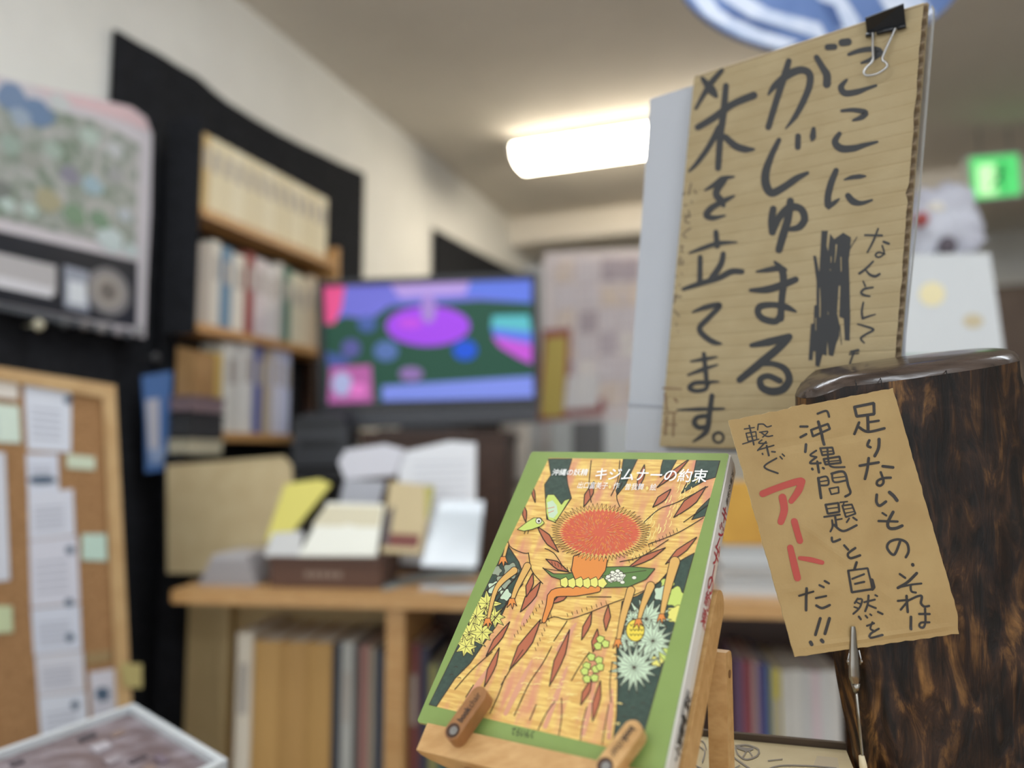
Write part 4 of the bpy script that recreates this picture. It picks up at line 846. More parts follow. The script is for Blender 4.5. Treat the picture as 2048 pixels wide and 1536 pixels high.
mb.obj('board', [m_card, M('card edge', (206, 182, 136), .8)], card)
cpl = lambda px, py, lift: cd(px, py, .0002 + lift)
cink = MB()
K1 = [ (34, [(1497,205),(1730,158),(1733,290),(1522,318),(1497,205)]), (36, [(1655,320),(1665,490)]), (28, [(1670,388),(1788,370)]), (32, [(1552,392),(1530,450),(1500,530)]), (32, [(1555,450),(1665,503),(1858,462)]),
 (32, [(1677,607),(1653,668),(1690,690)]), (36, [(1795,592),(1787,700),(1742,795)]), (32, [(1558,912),(1680,890),(1788,872)]), (34, [(1667,822),(1650,950),(1622,1070)]), (34, [(1838,918),(1962,932)]), (28, [(1815,990),(1842,1060)]), (30, [(1935,1056),(1850,1062),(1780,1092),(1772,1138),(1815,1152),(1850,1115),(1842,1060)]),
 (34, [(1770,1262),(1765,1350),(1802,1393),(1878,1345)]), (40, [(1922,1232),(1970,1275),(2010,1330)]),
 (26, [(1052,286),(1160,252),(1192,322)]), (28, [(848,440),(932,440)]), (30, [(852,568),(918,532)]), (34, [(1062,382),(1100,510),(1135,655)]), (28, [(978,482),(1180,408),(1203,468),(1002,558),(978,482)]),
 (32, [(920,655),(906,745)]), (24, [(1038,730),(965,785),(1040,808)]), (26, [(1040,808),(962,880),(1092,880)]), (30, [(1050,862),(1070,992)]), (30, [(988,948),(994,956)]), (28, [(1118,938),(1130,946)]), (24, [(1087,702),(1232,692),(1252,768),(1112,786),(1087,702)]), (16, [(1098,745),(1240,735)]), (26, [(1128,832),(1318,802),(1338,878),(1150,898),(1128,832)]), (16, [(1138,866),(1330,848)]), (24, [(1172,700),(1192,880),(1240,928),(1380,928)]),
 (34, [(1062,1062),(1095,1300)]), (24, [(1062,1062),(1163,1045),(1182,1138),(1080,1150)]), (16, [(1075,1105),(1170,1090)]), (30, [(1222,1008),(1370,988),(1420,1150),(1448,1240),(1388,1282)]), (24, [(1228,1008),(1252,1108),(1390,1090)]), (15, [(1240,1060),(1385,1042)]), (20, [(1193,1188),(1303,1168),(1308,1238),(1217,1256),(1193,1188)]),
 (15, [(172,470),(290,452)]), (15, [(192,522),(308,502),(320,598),(217,618),(192,522)]), (12, [(198,570),(314,552)]), (20, [(230,428),(285,658)]), (15, [(152,650),(343,592)]), (17, [(338,412),(330,480)]), (17, [(338,412),(400,412),(442,445),(494,432)]), (15, [(352,510),(450,497),(440,522),(390,568)]), (17, [(372,512),(440,558),(510,550)]), (17, [(380,602),(342,640),(440,640)]), (18, [(430,622),(332,728)]), (18, [(342,720),(528,667)]), (24, [(440,672),(465,788)]), (20, [(388,765),(392,775)]), (20, [(502,742),(543,746)]),
 (22, [(558,822),(412,925),(575,1003)]), (18, [(602,802),(628,830)]), (18, [(630,772),(655,796)])]
K2 = [(24, [(498,52),(638,32),(650,130),(522,150),(498,52)]), (14, [(512,96),(640,80)]), (22, [(483,185),(655,160)]), (24, [(602,170),(620,290)]), (18, [(622,216),(678,206)]), (22, [(570,222),(576,290),(552,345)]), (26, [(592,272),(660,330),(720,336),(838,277)]), (18, [(657,26),(738,17)]), (16, [(702,22),(690,60)]), (20, [(682,62),(788,48),(828,150),(722,188),(682,62)]), (13, [(697,102),(800,86)]), (13, [(707,146),(815,126)]), (20, [(758,202),(732,243)]), (22, [(802,192),(840,220)]),
 (26, [(567,412),(577,458),(657,432)]), (26, [(702,497),(745,545)]), (28, [(823,527),(742,590),(770,638),(878,607)]), (30, [(840,685),(815,758)]), (22, [(748,775),(960,748),(1010,985)]), (26, [(748,775),(787,1012),(1018,975)]), (46, [(1000,880),(1018,955)]), (22, [(792,865),(918,812)]), (24, [(822,920),(918,897)]),
 (22, [(850,1080),(817,1130)]), (22, [(850,1086),(898,1092),(870,1180),(802,1248)]), (18, [(842,1122),(880,1140)]), (18, [(812,1172),(850,1186)]), (22, [(922,1120),(1038,1092)]), (24, [(970,1048),(960,1140),(932,1218)]), (22, [(967,1152),(1048,1185)]), (20, [(1042,1042),(1063,1054)]), (24, [(862,1278),(884,1308)]), (22, [(937,1268),(955,1290)]), (20, [(986,1252),(1000,1264)]), (24, [(1072,1226),(1122,1250)]),
 (22, [(952,1380),(1030,1352)]), (22, [(1012,1342),(990,1410),(1040,1440)]), (24, [(1083,1412),(987,1468),(982,1508),(1118,1477)]), (22, [(1122,142),(1165,170)]), (34, [(1240,132),(1182,250),(1200,308),(1270,310),(1338,282)]), (26, [(1078,230),(1288,236)]), (28, [(1320,442),(1250,598),(1177,530),(1202,460),(1300,432),(1388,470),(1408,560),(1377,627)]), (36, [(1453,708),(1457,714)]),
 (24, [(1312,812),(1373,854)]), (32, [(1498,803),(1400,900),(1292,963)]), (22, [(1292,960),(1440,928),(1548,916)]), (24, [(1432,932),(1440,1000),(1488,1015)]), (28, [(1387,1052),(1400,1228)]), (24, [(1288,1106),(1400,1096)]), (24, [(1400,1112),(1322,1203)]), (26, [(1412,1100),(1543,1048),(1545,1130),(1580,1168),(1628,1160)]),
 (30, [(1435,1282),(1430,1412)]), (26, [(1527,1250),(1638,1250)]), (24, [(1590,1192),(1595,1330),(1570,1393),(1527,1388),(1542,1346),(1638,1342)]), (24, [(208,1050),(358,1002)]), (30, [(285,968),(285,1208)]), (24, [(392,1075),(503,1052)]), (28, [(397,1157),(460,1185),(543,1152)]), (24, [(427,932),(473,954)]), (24, [(487,887),(533,914)]), (32, [(440,1298),(387,1478)]), (34, [(540,1298),(492,1466)])]
SHARP = {0, 18}
for wd, pts in K1: stroke(cink, VC1, pts, cpl, wd, sharp=(len(pts) > 2 and wd < 35 and pts[0] == pts[-1]), step=14)
for wd, pts in K2: stroke(cink, VC2, pts, cpl, wd, sharp=(pts[0] == pts[-1] or pts[0] == (748, 775)), step=14)
for pts in ([(568,1432,30),(576,1448,30)], [(658,1416,30),(666,1426,30)]): stroke(cink, VC3, pts, cpl, step=10)
cink.obj('black_handwriting', M('pen ink', (44, 40, 38), .5), card)
rink = MB()
for pts in ([(182,232,56),(300,185,54),(430,142,56),(492,126,52)], [(500,132,56),(470,210,58),(412,292,44)], [(342,262,62),(356,360,60),(327,458,54)], [(434,455,54),(455,530,52),(482,612,52)], [(404,668,50),(435,800,58),(462,912,56)], [(482,752,32),(570,765,42),(662,788,36)]):
    stroke(rink, VC3, pts, cpl, step=10)
rink.obj('red_handwriting', M('red marker', (176, 72, 62), .6), card)

# ---- card clip on a wire
cl = thing('clip_stand', 'thin wire stand with a steel crocodile clip holding the kraft card', 'clip stand', Vector((P(1745, 1500, .5).x, P(1745, 1500, .5).y, TABZ)))
LZ = .489
m_gun = M('dull nickel', (150, 146, 138), .3, 1.0)
def jaw(zoff, k=1.0):
    pts = [(1706, 1253, 4.5), (1706.5, 1262, 6), (1707, 1300, 8.5), (1708, 1335, 11.5), (1709, 1355, 12), (1711, 1368, 8)]
    def fn(u, v):
        t = v * (len(pts) - 1); i = min(int(t), len(pts) - 2); f = t - i
        x, y, r = [pts[i][q] + (pts[i + 1][q] - pts[i][q]) * f for q in range(3)]
        a = math.pi * u; return P(x - r * math.cos(a) * k, y, LZ + zoff - math.sin(a) * r * .00024 * (1 if zoff <= 0 else -1))
    return MB().grid(fn, 12, 30)
jaw(0).obj('front_jaw', m_gun, cl, smooth=True)
jaw(.0135, .9).obj('back_jaw', m_gun, cl, smooth=True)
for sx in (-1, 1):
    MB().tube([P(1709 + sx * 9, 1300, LZ), P(1709 + sx * 13, 1318, LZ), P(1709 + sx * 12, 1330, LZ)], .0005, 6).obj('spring_wire', m_steel, cl, smooth=True)
    MB().tube([P(1709 + sx * 12, 1323, LZ), P(1709 + sx * 15, 1323, LZ)], .0010, 8).obj('pin_end', m_steel, cl)
MB().tube([P(1711, 1366, LZ + .002), P(1712, 1384, LZ + .002)], [.0030, .0018], 10).obj('ferrule', m_gun, cl, smooth=True)
wb_ = P(1746, 1640, LZ + .002); wb_.x = .262; wb_.y = .480; wb_.z = TABZ + .012
MB().tube([P(1712, 1378, LZ + .002), P(1718, 1440, LZ + .002), P(1727, 1530, LZ + .002), wb_], .00095, 10).obj('wire_rod', m_gun, cl, smooth=True)
MB().tube([P(1723, 1512, LZ + .001), P(1726, 1530, LZ + .001), P(1731, 1560, LZ + .001)], [.0018, .0024, .0024], 10).obj('tape_wrap', M('cream tape', (214, 200, 166), .6), cl, smooth=True)
mb = MB().tube([Vector((wb_.x, wb_.y - .0, TABZ + .0005)), Vector((wb_.x, wb_.y, TABZ + .012)), Vector((wb_.x, wb_.y, TABZ + .014))], [.018, .018, .015], 24); mb.obj('base', m_gun, cl)

# ---- printed box under the easel
BZ = 1.04
k0 = atz(1030, 1434, BZ); k1 = atz(1690, 1496, BZ); bxd = (k1 - k0).normalized(); byd = Vector((-bxd.y, bxd.x, 0)); BW = (k1 - k0).length; BD = .25
pbx = thing('printed_box', 'cardboard box with a pale top printed with grey line drawings under the easel', 'box', Vector(((k0 + k1).x / 2, (k0 + k1).y / 2 - .1, TABZ)))
MB().bbox(Vector((k0.x, k0.y, TABZ + .0005)) - byd * BD, bxd * BW, byd * BD, UPV * (BZ - TABZ - .001), .003).obj('box_body', M('box brown', (122, 98, 70), .7), pbx)
MB().box(k0 - byd * BD - UPV * .0005, bxd * BW, byd * (BD - .006), UPV * .001).obj('printed_top', M('printed cream', (206, 190, 150), .6, rgb2=(196, 178, 138), scale=30), pbx)
MB().box(k0 - byd * .004, bxd * BW, byd * .004, UPV * .0045).obj('rear_lip', M('lip brown', (78, 62, 46), .7), pbx)
bk = MB(); bpl = lambda px, py, lift: atz(px, py, BZ + .0008 + lift)
for s_ in ([(225,1375,9),(300,1372,10),(370,1400,10),(360,1440,10),(290,1462,9),(240,1430,9),(225,1388,9)], [(240,1385,20),(290,1400,24),(330,1395,16)], [(270,1450,8),(300,1405,8),(330,1440,8)], [(215,1450,8),(270,1490,10),(330,1530,10)], [(440,1519,8),(520,1500,8),(700,1503,8),(860,1517,8)], [(-10,1380,8),(30,1410,8),(15,1480,9)], [(-40,1340,7),(20,1350,8),(40,1400,7)], [(430,1470,6),(520,1460,6)], [(250,1500,7),(200,1530,7)], [(-30,1440,8),(-60,1480,8),(10,1520,8)]):
    stroke(bk, VZ5, s_, bpl, step=14)
bk.obj('line_drawing', M('grey print', (128, 120, 112), .6), pbx)
mb = MB(); mb.poly([atz(*VZ5(x, y), BZ + .0007) for x, y in [(740, 1440), (870, 1452), (880, 1525), (715, 1505)]]); mb.obj('tape_patch', M('clear tape', (184, 168, 138), .3), pbx)

# ------------------------------------------------------------------ the book on its easel
ub = -vp(-1700, 880); vb = vp(1957, -955)
EX = ub.normalized(); EY = (vb - EX * vb.dot(EX)).normalized(); ENB = EX.cross(EY)
B_TL = P(1075, 903, .598)
def bk_hit(px, py, lift=0.0): return hit(px, py, B_TL, ENB) + ENB * lift
c_tl, c_tr, c_br, c_bl = [bk_hit(*p) for p in ((1075, 903), (1473, 907), (1306, 1549), (820, 1440))]
BWd = ((c_tr - c_tl).dot(EX) + (c_br - c_bl).dot(EX)) / 2; BHt = ((c_tl - c_bl).dot(EY) + (c_tr - c_br).dot(EY)) / 2
BT = .0215
mid_ = (c_tl + c_tr + c_br + c_bl) / 4
BO = mid_ - EX * (BWd / 2) - EY * (BHt / 2)             # lower left corner of the front cover
def bk_at(px, py, l): return hit(px, py, B_TL + ENB * l, ENB)
def B(x, y, z=0.0): return BO + EX * x + EY * y + ENB * z
if 0: print('book', BWd, BHt, 'sign w', (sg(*SQ[1]) - sg(*SQ[0])).length, 'h', (sg(*SQ[1]) - sg(*SQ[2])).length)
bkT = thing('picture_book', 'green framed picture book standing on the wooden easel', 'book', B(BWd / 2, 0, -BT / 2))
m_green = M('cover green', (134, 157, 88), .28, coat=.5, rgb2=(129, 152, 83), scale=30)
MB().bbox(B(0, 0, -.0024), EX * BWd, EY * BHt, ENB * .0024, .0012).obj('front_cover', m_green, bkT)
MB().bbox(B(0, 0, -BT), EX * BWd, EY * BHt, ENB * .0024, .0012).obj('back_cover', m_green, bkT)
m_spine = M('spine white', (226, 222, 216), .3, coat=.4)
prof = [(BWd - .002, -.0003), (BWd + .0008, -.002), (BWd + .0016, -BT / 2), (BWd + .0008, -BT + .002), (BWd - .002, -BT + .0003)]
MB().prism([B(x, 0.0002, z) for x, z in prof], EY * (BHt - .0004)).obj('spine', m_spine, bkT)
MB().box(B(.004, .003, -BT + .0025), EX * (BWd - .007), EY * (BHt - .006), ENB * (BT - .005)).obj('page_block', m_page, bkT)
VZ, V6, V8 = View(800, 860, 2.273), View(1060, 900, 4.763), View(1290, 920, 2.494)
# printed picture: a generic banyan tree with leaves (flat print, thin layers)
pm = {}
layer = [0]
PR = {'deep': (62, 82, 72), 'slit': (180, 104, 74), 'line': (58, 44, 36), 'leafy': (226, 220, 118), 'mint': (196, 216, 186), 'sage': (150, 160, 138), 'lime': (196, 212, 110), 'leaf': (96, 128, 70), 'red': (206, 96, 70), 'orange': (222, 140, 70), 'gold': (218, 172, 98), 'white': (232, 232, 214), 'yellow': (232, 208, 78), 'rose': (206, 140, 104), 'pink': (216, 156, 124), 'pale': (242, 218, 140)}
prn = {k: MB() for k in PR}
def lay(view, pts, col, outline=None, lw=5):
    layer[0] += 1; l = .00008 + layer[0] * 6e-7
    prn[col].poly([bk_hit(*view(x, y), l) for x, y in pts])
    if outline: line(view, list(pts) + [pts[0]], lw, outline)
def line(view, pts, wd, col='line', sharp=True):
    layer[0] += 1; l = .00008 + layer[0] * 6e-7
    LAY[0] = 0; stroke(prn[col], view, pts, lambda a, b_, c_: bk_hit(a, b_, l), wd, sharp=sharp, step=16)
# trunk fills the picture, painted in short bands
mt = bpy.data.materials.new('painted trunk'); mt.use_nodes = True; nt = mt.node_tree; b = nt.nodes['Principled BSDF']; b.inputs['Roughness'].default_value = .28; b.inputs['Coat Weight'].default_value = .5; b.inputs['Coat Roughness'].default_value = .12
tc = nt.nodes.new('ShaderNodeTexCoord'); rot = nt.nodes.new('ShaderNodeVectorRotate'); 
def vdot(vec):
    d = nt.nodes.new('ShaderNodeVectorMath'); d.operation = 'DOT_PRODUCT'; d.inputs[1].default_value = vec; nt.links.new(tc.outputs['Object'], d.inputs[0]); return d.outputs['Value']
cmb = nt.nodes.new('ShaderNodeCombineXYZ'); nt.links.new(vdot(EX), cmb.inputs[0]); nt.links.new(vdot(EY), cmb.inputs[1])
mpb = nt.nodes.new('ShaderNodeMapping'); mpb.inputs['Scale'].default_value = (60, 420, 1); nt.links.new(cmb.outputs[0], mpb.inputs[0])
nb = nt.nodes.new('ShaderNodeTexNoise'); nb.inputs['Scale'].default_value = 1; nb.inputs['Detail'].default_value = 3; nb.inputs['Distortion'].default_value = .5; nt.links.new(mpb.outputs[0], nb.inputs['Vector'])
mpc = nt.nodes.new('ShaderNodeMapping'); mpc.inputs['Scale'].default_value = (95, 22, 1); mpc.inputs['Rotation'].default_value = (0, 0, .2); nt.links.new(cmb.outputs[0], mpc.inputs[0])
nc = nt.nodes.new('ShaderNodeTexNoise'); nc.inputs['Scale'].default_value = 1; nc.inputs['Detail'].default_value = 2; nt.links.new(mpc.outputs[0], nc.inputs['Vector'])
ra = nt.nodes.new('ShaderNodeValToRGB'); ra.color_ramp.elements[0].position = .38; ra.color_ramp.elements[0].color = L((214, 166, 92)); ra.color_ramp.elements[1].position = .66; ra.color_ramp.elements[1].color = L((240, 208, 122))
rb = nt.nodes.new('ShaderNodeValToRGB'); rb.color_ramp.elements[0].position = .47; rb.color_ramp.elements[0].color = (0, 0, 0, 1); rb.color_ramp.elements[1].position = .68; rb.color_ramp.elements[1].color = (.95, .95, .95, 1)
mixb = nt.nodes.new('ShaderNodeMix'); mixb.data_type = 'RGBA'; nt.links.new(nb.outputs['Fac'], ra.inputs[0]); nt.links.new(nc.outputs['Fac'], rb.inputs[0]); nt.links.new(rb.outputs[0], mixb.inputs[0]); nt.links.new(ra.outputs[0], mixb.inputs[6]); mixb.inputs[7].default_value = L((214, 146, 116))
nt.links.new(mixb.outputs[2], b.inputs['Base Color'])
FRM = [VZ(677, 127), VZ(1457, 139), VZ(1084, 1475), VZ(130, 1250)]
mb = MB(); mb.poly([bk_hit(x, y, .00006) for x, y in FRM]); mb.obj('painted_trunk', mt, bkT)
# dark openings between the branches
for v_, g in ((V6, [(175,85),(400,85),(350,250),(360,330),(395,460),(300,600),(240,690),(160,660),(145,420),(140,330),(200,240)]), (V6, [(890,85),(1025,85),(960,220),(910,330),(830,430),(820,390),(865,250)]), (V6, [(1270,90),(1400,92),(1340,200),(1240,260),(1250,160)]),
              (V6, [(1585,97),(1810,101),(1768,260),(1680,285),(1600,330),(1440,415),(1480,340),(1560,220)]), (V6, [(1713,460),(1665,630),(1540,665),(1600,570)]),
              (VZ, [(1338,560),(1150,1235),(1088,1462),(1080,1470),(965,1440),(985,1300),(990,1150),(985,1000),(1000,860),(1010,780),(1080,755),(1180,690),(1250,610),(1300,580)]),
              (VZ, [(487,520),(540,600),(558,650),(500,760),(445,880),(385,965),(320,1060),(250,1130),(165,1258),(132,1248),(250,1005),(350,800),(440,612)])):
    lay(v_, g, 'deep', 'line', 5 if v_ is VZ else 9)
rb_ = random.Random(11)
def spiky(cx, cy, r, n, col, lw=3, squash=1.0):
    pts = []
    for i in range(2 * n):
        a = math.pi * i / n + rb_.uniform(-.06, .06); q = r * (rb_.uniform(.82, 1.1) if i % 2 == 0 else rb_.uniform(.42, .55))
        pts.append((cx + q * math.cos(a), cy + q * squash * math.sin(a)))
    lay(VZ, pts, col, 'line', lw)
    for i in range(0, 2 * n, 2): line(VZ, [(cx, cy), (cx + (pts[i][0] - cx) * .8, cy + (pts[i][1] - cy) * .8)], 2)
def leafblob(cx, cy, r, col, lobes=5, lw=3):
    lay(VZ, [(cx + r * (1 + .16 * math.cos(lobes * t)) * math.cos(t), cy + r * (1 + .16 * math.cos(lobes * t)) * math.sin(t)) for t in [k * math.pi / 14 for k in range(28)]], col, 'line', lw)
# left foliage
for cx, cy, r, c in ((505, 640, 34, 'sage'), (470, 690, 32, 'sage'), (440, 640, 22, 'sage'), (430, 720, 30, 'mint'), (480, 750, 26, 'mint')): leafblob(cx, cy, r, c)
for cx, cy, r, n in ((395, 790, 72, 8), (345, 850, 78, 9), (430, 850, 56, 8), (315, 930, 88, 10), (375, 920, 60, 8)): spiky(cx, cy, r, n, 'leafy')
spiky(300, 985, 52, 7, 'leafy')
# bush behind the left branch
lay(V6, [(150,470),(170,425),(230,425),(265,470),(300,520),(330,480),(385,462),(300,600),(240,690),(175,665),(155,600)], 'lime', 'line', 7)
lay(V6, [(165,500),(215,480),(255,530),(265,600),(225,650),(180,640)], 'mint'); line(V6, [(160,560),(230,545)], 7, 'rose'); line(V6, [(175,600),(225,580)], 7, 'rose')
# right foliage
for cx, cy, r, c in ((1250, 760, 46, 'lime'), (1215, 700, 30, 'lime'), (1255, 840, 40, 'leafy'), (1190, 745, 34, 'mint'), (1200, 1020, 30, 'lime'), (1170, 1050, 26, 'leafy')): leafblob(cx, cy, r, c)
for cx, cy, r, n, c in ((1120, 860, 120, 16, 'mint'), (1150, 960, 110, 15, 'mint'), (1030, 960, 62, 11, 'mint'), (1065, 1080, 122, 17, 'mint'), (1060, 860, 56, 10, 'mint')): spiky(cx, cy, r, n, c, 3)
lay(VZ, [(1070 + 42 * math.cos(t), 912 + 50 * math.sin(t)) for t in [k * math.pi / 12 for k in range(24)]], 'yellow', 'line', 4)
for k in range(12):
    a, b2 = k % 4, k // 4; line(VZ, [(1046 + a * 16, 884 + b2 * 22), (1052 + a * 16, 892 + b2 * 22), (1058 + a * 16, 884 + b2 * 22)], 3)
for cx, cy in ((1015, 1245), (1060, 1260), (1105, 1240), (1020, 1300), (1075, 1310), (1040, 1370)): line(VZ, [(cx - 10, cy + 4), (cx, cy), (cx + 10, cy + 5)], 3)
for cx, cy in ((255, 1075), (285, 1090), (235, 1110), (270, 1125)): line(VZ, [(cx - 7, cy + 3), (cx, cy), (cx + 7, cy + 4)], 3)
for (x0, y0, x1, y1) in ((300,1240,420,1060), (480,1290,600,1050), (660,1350,760,1080), (830,1390,880,1200), (950,1400,965,1180), (720,1000,800,880), (560,880,620,760)):      # rosy shade along the roots
    line(VZ, [(x0, y0, 20), ((x0 + x1) / 2, (y0 + y1) / 2, 26), (x1, y1, 8)], 10, 'pink', False)
for k in range(90):                                    # pale brush bands
    x, y = rb_.uniform(330, 980), rb_.uniform(900, 1440)
    if y < 1290 + (x - 330) * .23 and x > 1000 - .62 * y + 250: line(VZ, [(x, y), (x + 14, y - 4), (x + 30, y - 1)], 4, 'pale', False)
for k in range(60):
    t = rb_.random(); x, y = 1020 + 330 * t + rb_.uniform(-20, 20), 560 - 300 * t + rb_.uniform(-70, 60); line(VZ, [(x, y), (x + 8, y - 12), (x + 10, y - 26)], 3.5, 'pale', False)
# slits in the bark
def slit(x0, y0, x1, y1, w_, v_=VZ, lw=5):
    dx, dy = x1 - x0, y1 - y0; l = math.hypot(dx, dy); nx, ny = -dy / l * w_ / 2, dx / l * w_ / 2
    pts = [(x0, y0)]
    for t, k in ((.18, .45), (.4, .85), (.6, 1.0), (.82, .5)): pts.append((x0 + dx * t + nx * k, y0 + dy * t + ny * k))
    pts.append((x1, y1))
    for t, k in ((.82, .35), (.62, .7), (.42, 1.0), (.2, .5)): pts.append((x0 + dx * t - nx * k, y0 + dy * t - ny * k))
    lay(v_, pts, 'slit', 'line', lw)
for a in ((548, 828, 640, 690, 40), (498, 1092, 640, 862, 48), (392, 1028, 500, 872, 28), (384, 1168, 452, 990, 30), (572, 420, 562, 340, 20), (625, 440, 722, 556, 36), (664, 588, 768, 645, 32), (680, 1165, 772, 908, 38), (826, 955, 872, 828, 30), (948, 798, 936, 915, 30), (876, 1325, 912, 1140, 32), (822, 1250, 872, 1130, 30), (878, 1010, 898, 905, 30), (836, 350, 882, 235, 34), (575, 760, 605, 650, 30), (690, 790, 770, 745, 26), (1080, 270, 1112, 158, 28), (1245, 398, 1392, 258, 42), (1150, 352, 1232, 270, 32), (1208, 610, 1350, 488, 32), (1036, 628, 1208, 536, 30), (1170, 262, 1316, 132, 24), (615, 330, 600, 250, 14)): slit(*a)
# bark lines and limb outlines
for pts in ([(545,1245),(590,1150),(650,1060),(690,985)], [(628,1365),(665,1290),(705,1235)], [(722,1392),(735,1310),(735,1220)], [(780,1140),(820,1070),(862,1010)], [(460,1160),(520,1060),(560,1000)], [(300,1215),(335,1160)], [(965,1440),(985,1300),(990,1150),(985,1000)],
            [(640,880),(700,850),(760,862),(850,835),(960,790),(1080,745),(1180,690),(1250,610)], [(585,560),(600,640),(650,700)], [(490,480),(500,530),(560,560),(585,560)], [(850,760),(960,760)], [(1000,350),(985,300),(1010,240)], [(1110,420),(1180,360),(1260,330),(1400,258)], [(1130,520),(1260,470),(1380,400)], [(1000,600),(1100,575),(1220,500)], [(560,700),(470,810),(400,900)], [(380,740),(450,690),(520,640)],
            [(440,780),(500,700),(560,640)], [(480,790),(560,690)], [(660,540),(700,560),(740,620)]): line(VZ, pts, 4, sharp=False)
for (x, y, dx, dy, n) in ((520, 930, 14, -17, 10), (615, 990, 10, -22, 8), (760, 835, 22, -7, 9), (1130, 520, 16, -9, 9), (690, 600, 14, 5, 9), (1040, 590, 16, -8, 7)):
    for k in range(n): line(VZ, [(x + dx * k, y + dy * k), (x + dx * k + 4, y + dy * k + 14)], 2.5)
for pts in ([(250,1180),(330,1090),(420,1010)], [(410,1290),(450,1200),(480,1120)], [(820,1420),(830,1340),(850,1260)], [(920,1430),(930,1360),(950,1250)], [(590,1320),(620,1250)], [(960,300),(990,230),(1000,140)], [(870,330),(860,250),(870,140)], [(1290,420),(1360,370),(1400,340)], [(960,1240),(955,1150),(965,1060)], [(700,960),(740,900),(760,870)], [(520,1300),(560,1210)]): line(VZ, pts, 4, sharp=False)
# hanging roots
for pts in ([(1050,730,34),(1015,850,26),(992,965,14)], [(1140,710,36),(1105,800,22),(1085,872,12)], [(1250,600,44),(1215,730,30),(1190,850,14)], [(520,640,30),(440,720,18),(400,870,10)], [(580,620,30),(530,720,20),(510,780,12)], [(488,520,12),(470,590,10)]):
    line(VZ, [(p[0], p[1], p[2] + 7) for p in pts], 10, 'line', False); line(VZ, pts, 10, 'gold', False)
    x, y, w_ = pts[-1]; lay(VZ, [(x - 12, y - 12), (x + 10, y - 14), (x + 22, y + 22), (x + 8, y + 8), (x + 2, y + 36), (x - 6, y + 10), (x - 24, y + 30)], 'orange', 'line', 3)
# little green leaves on the trunk
for cx, cy in ((912, 955), (935, 975), (900, 985), (870, 1035), (905, 1050), (850, 1075), (890, 1090), (840, 1100), (910, 1080), (850, 1135), (885, 1130)):
    lay(VZ, [(cx - 20, cy - 6), (cx - 4, cy - 20), (cx + 18, cy - 12), (cx + 14, cy + 14), (cx - 8, cy + 16)], 'lime', 'line', 3)
# big leaf with white blossoms, and a red tufted flower resting on it
lay(VZ, [(650,628),(700,655),(760,655),(830,640),(920,625),(1040,622),(1160,632),(1120,680),(1040,715),(930,718),(840,712),(760,690),(690,668)], 'leaf', 'line', 4)
line(VZ, [(660,632),(900,668),(1120,640)], 3)
for k in range(34):
    cx, cy = 985 + rb_.gauss(0, 26), 670 + rb_.gauss(0, 15); lay(VZ, ell(cx, cy, 11, 8, 10), 'white', 'line', 2)
lay(VZ, [(790,575),(850,560),(945,585),(935,640),(900,690),(800,690),(780,640)], 'orange', 'line', 4)      # stalk
for pts in ([(900,725,24),(800,735,40),(700,745,34),(680,800,26),(655,870,14)],): line(VZ, [(p[0], p[1], p[2] + 8) for p in pts], 10, 'line', False); line(VZ, pts, 10, 'orange', False)
for k in range(6):
    cx, cy = 750 + k * 34, 695 + (k % 2) * 3; lay(VZ, [(cx - 20, cy - 14), (cx + 6, cy - 26), (cx + 24, cy + 2), (cx + 4, cy + 24), (cx - 18, cy + 14)], 'leafy', 'line', 3)
tuft = []; N_ = 70
for i in range(N_ * 2):
    t = math.pi * i / N_; q = 1.10 + rb_.uniform(0, .1) if i % 2 else .93
    tuft.append((912 + 196 * q * math.cos(t + .03 * (i % 2)), 468 + 112 * q * math.sin(t) + 6 * math.cos(t)))
lay(VZ, tuft, 'gold', 'line', 1.6)
tuft2 = [(912 + 190 * q * math.cos(t), 468 + 108 * q * math.sin(t)) for t, q in [(math.pi * i / 60, 1.0 if i % 2 else .88) for i in range(120)]]
lay(VZ, tuft2, 'red')
for i in range(420):
    a = rb_.uniform(0, 6.283); q = rb_.uniform(.05, .98) ** .6 * .9; x, y = 912 + 190 * q * math.cos(a), 468 + 108 * q * math.sin(a); d = 9
    line(VZ, [(x, y), (x + d * math.cos(a + .3), y + d * math.sin(a + .3))], 2.6, 'orange' if i % 3 else 'rose')
# small green bird
lay(VZ, [(535,455),(580,420),(610,402),(640,402),(658,425),(640,440),(600,455),(565,462)], 'lime', 'line', 3); lay(VZ, ell(632, 416, 13, 13, 16), 'white', 'line', 3); lay(VZ, ell(633, 417, 6, 6, 10), 'line')
line(VZ, [(570,462),(566,475)], 3); line(VZ, [(585,460),(582,474)], 3)
# keep the print inside its frame: clip every layer to the frame's four sides
def clip(mb_):
    out = MB(); fr3 = [bk_hit(x, y) for x, y in FRM]; cc = sum(fr3, Vector()) / 4
    pl_ = []
    for i in range(4):
        a, b2 = fr3[i], fr3[(i + 1) % 4]; n = (b2 - a).cross(ENB).normalized()
        if n.dot(cc - a) < 0: n = -n
        pl_.append((a, n))
    for f in mb_.f:
        pts = [mb_.v[i] for i in f]
        for a, n in pl_:
            res = []
            for i in range(len(pts)):
                p, q2 = pts[i], pts[(i + 1) % len(pts)]; dp, dq = (p - a).dot(n), (q2 - a).dot(n)
                if dp >= 0: res.append(p)
                if (dp >= 0) != (dq >= 0): res.append(p + (q2 - p) * (dp / (dp - dq)))
            pts = res
            if len(pts) < 3: break
        if len(pts) >= 3: out.face(pts)
    return out
allm = MB(); names = list(PR)
for i, k_ in enumerate(names):
    c_ = clip(prn[k_]); k = len(allm.v); allm.v += c_.v; allm.f += [[j + k for j in f] for f in c_.f]; allm.m += [i] * len(c_.f)
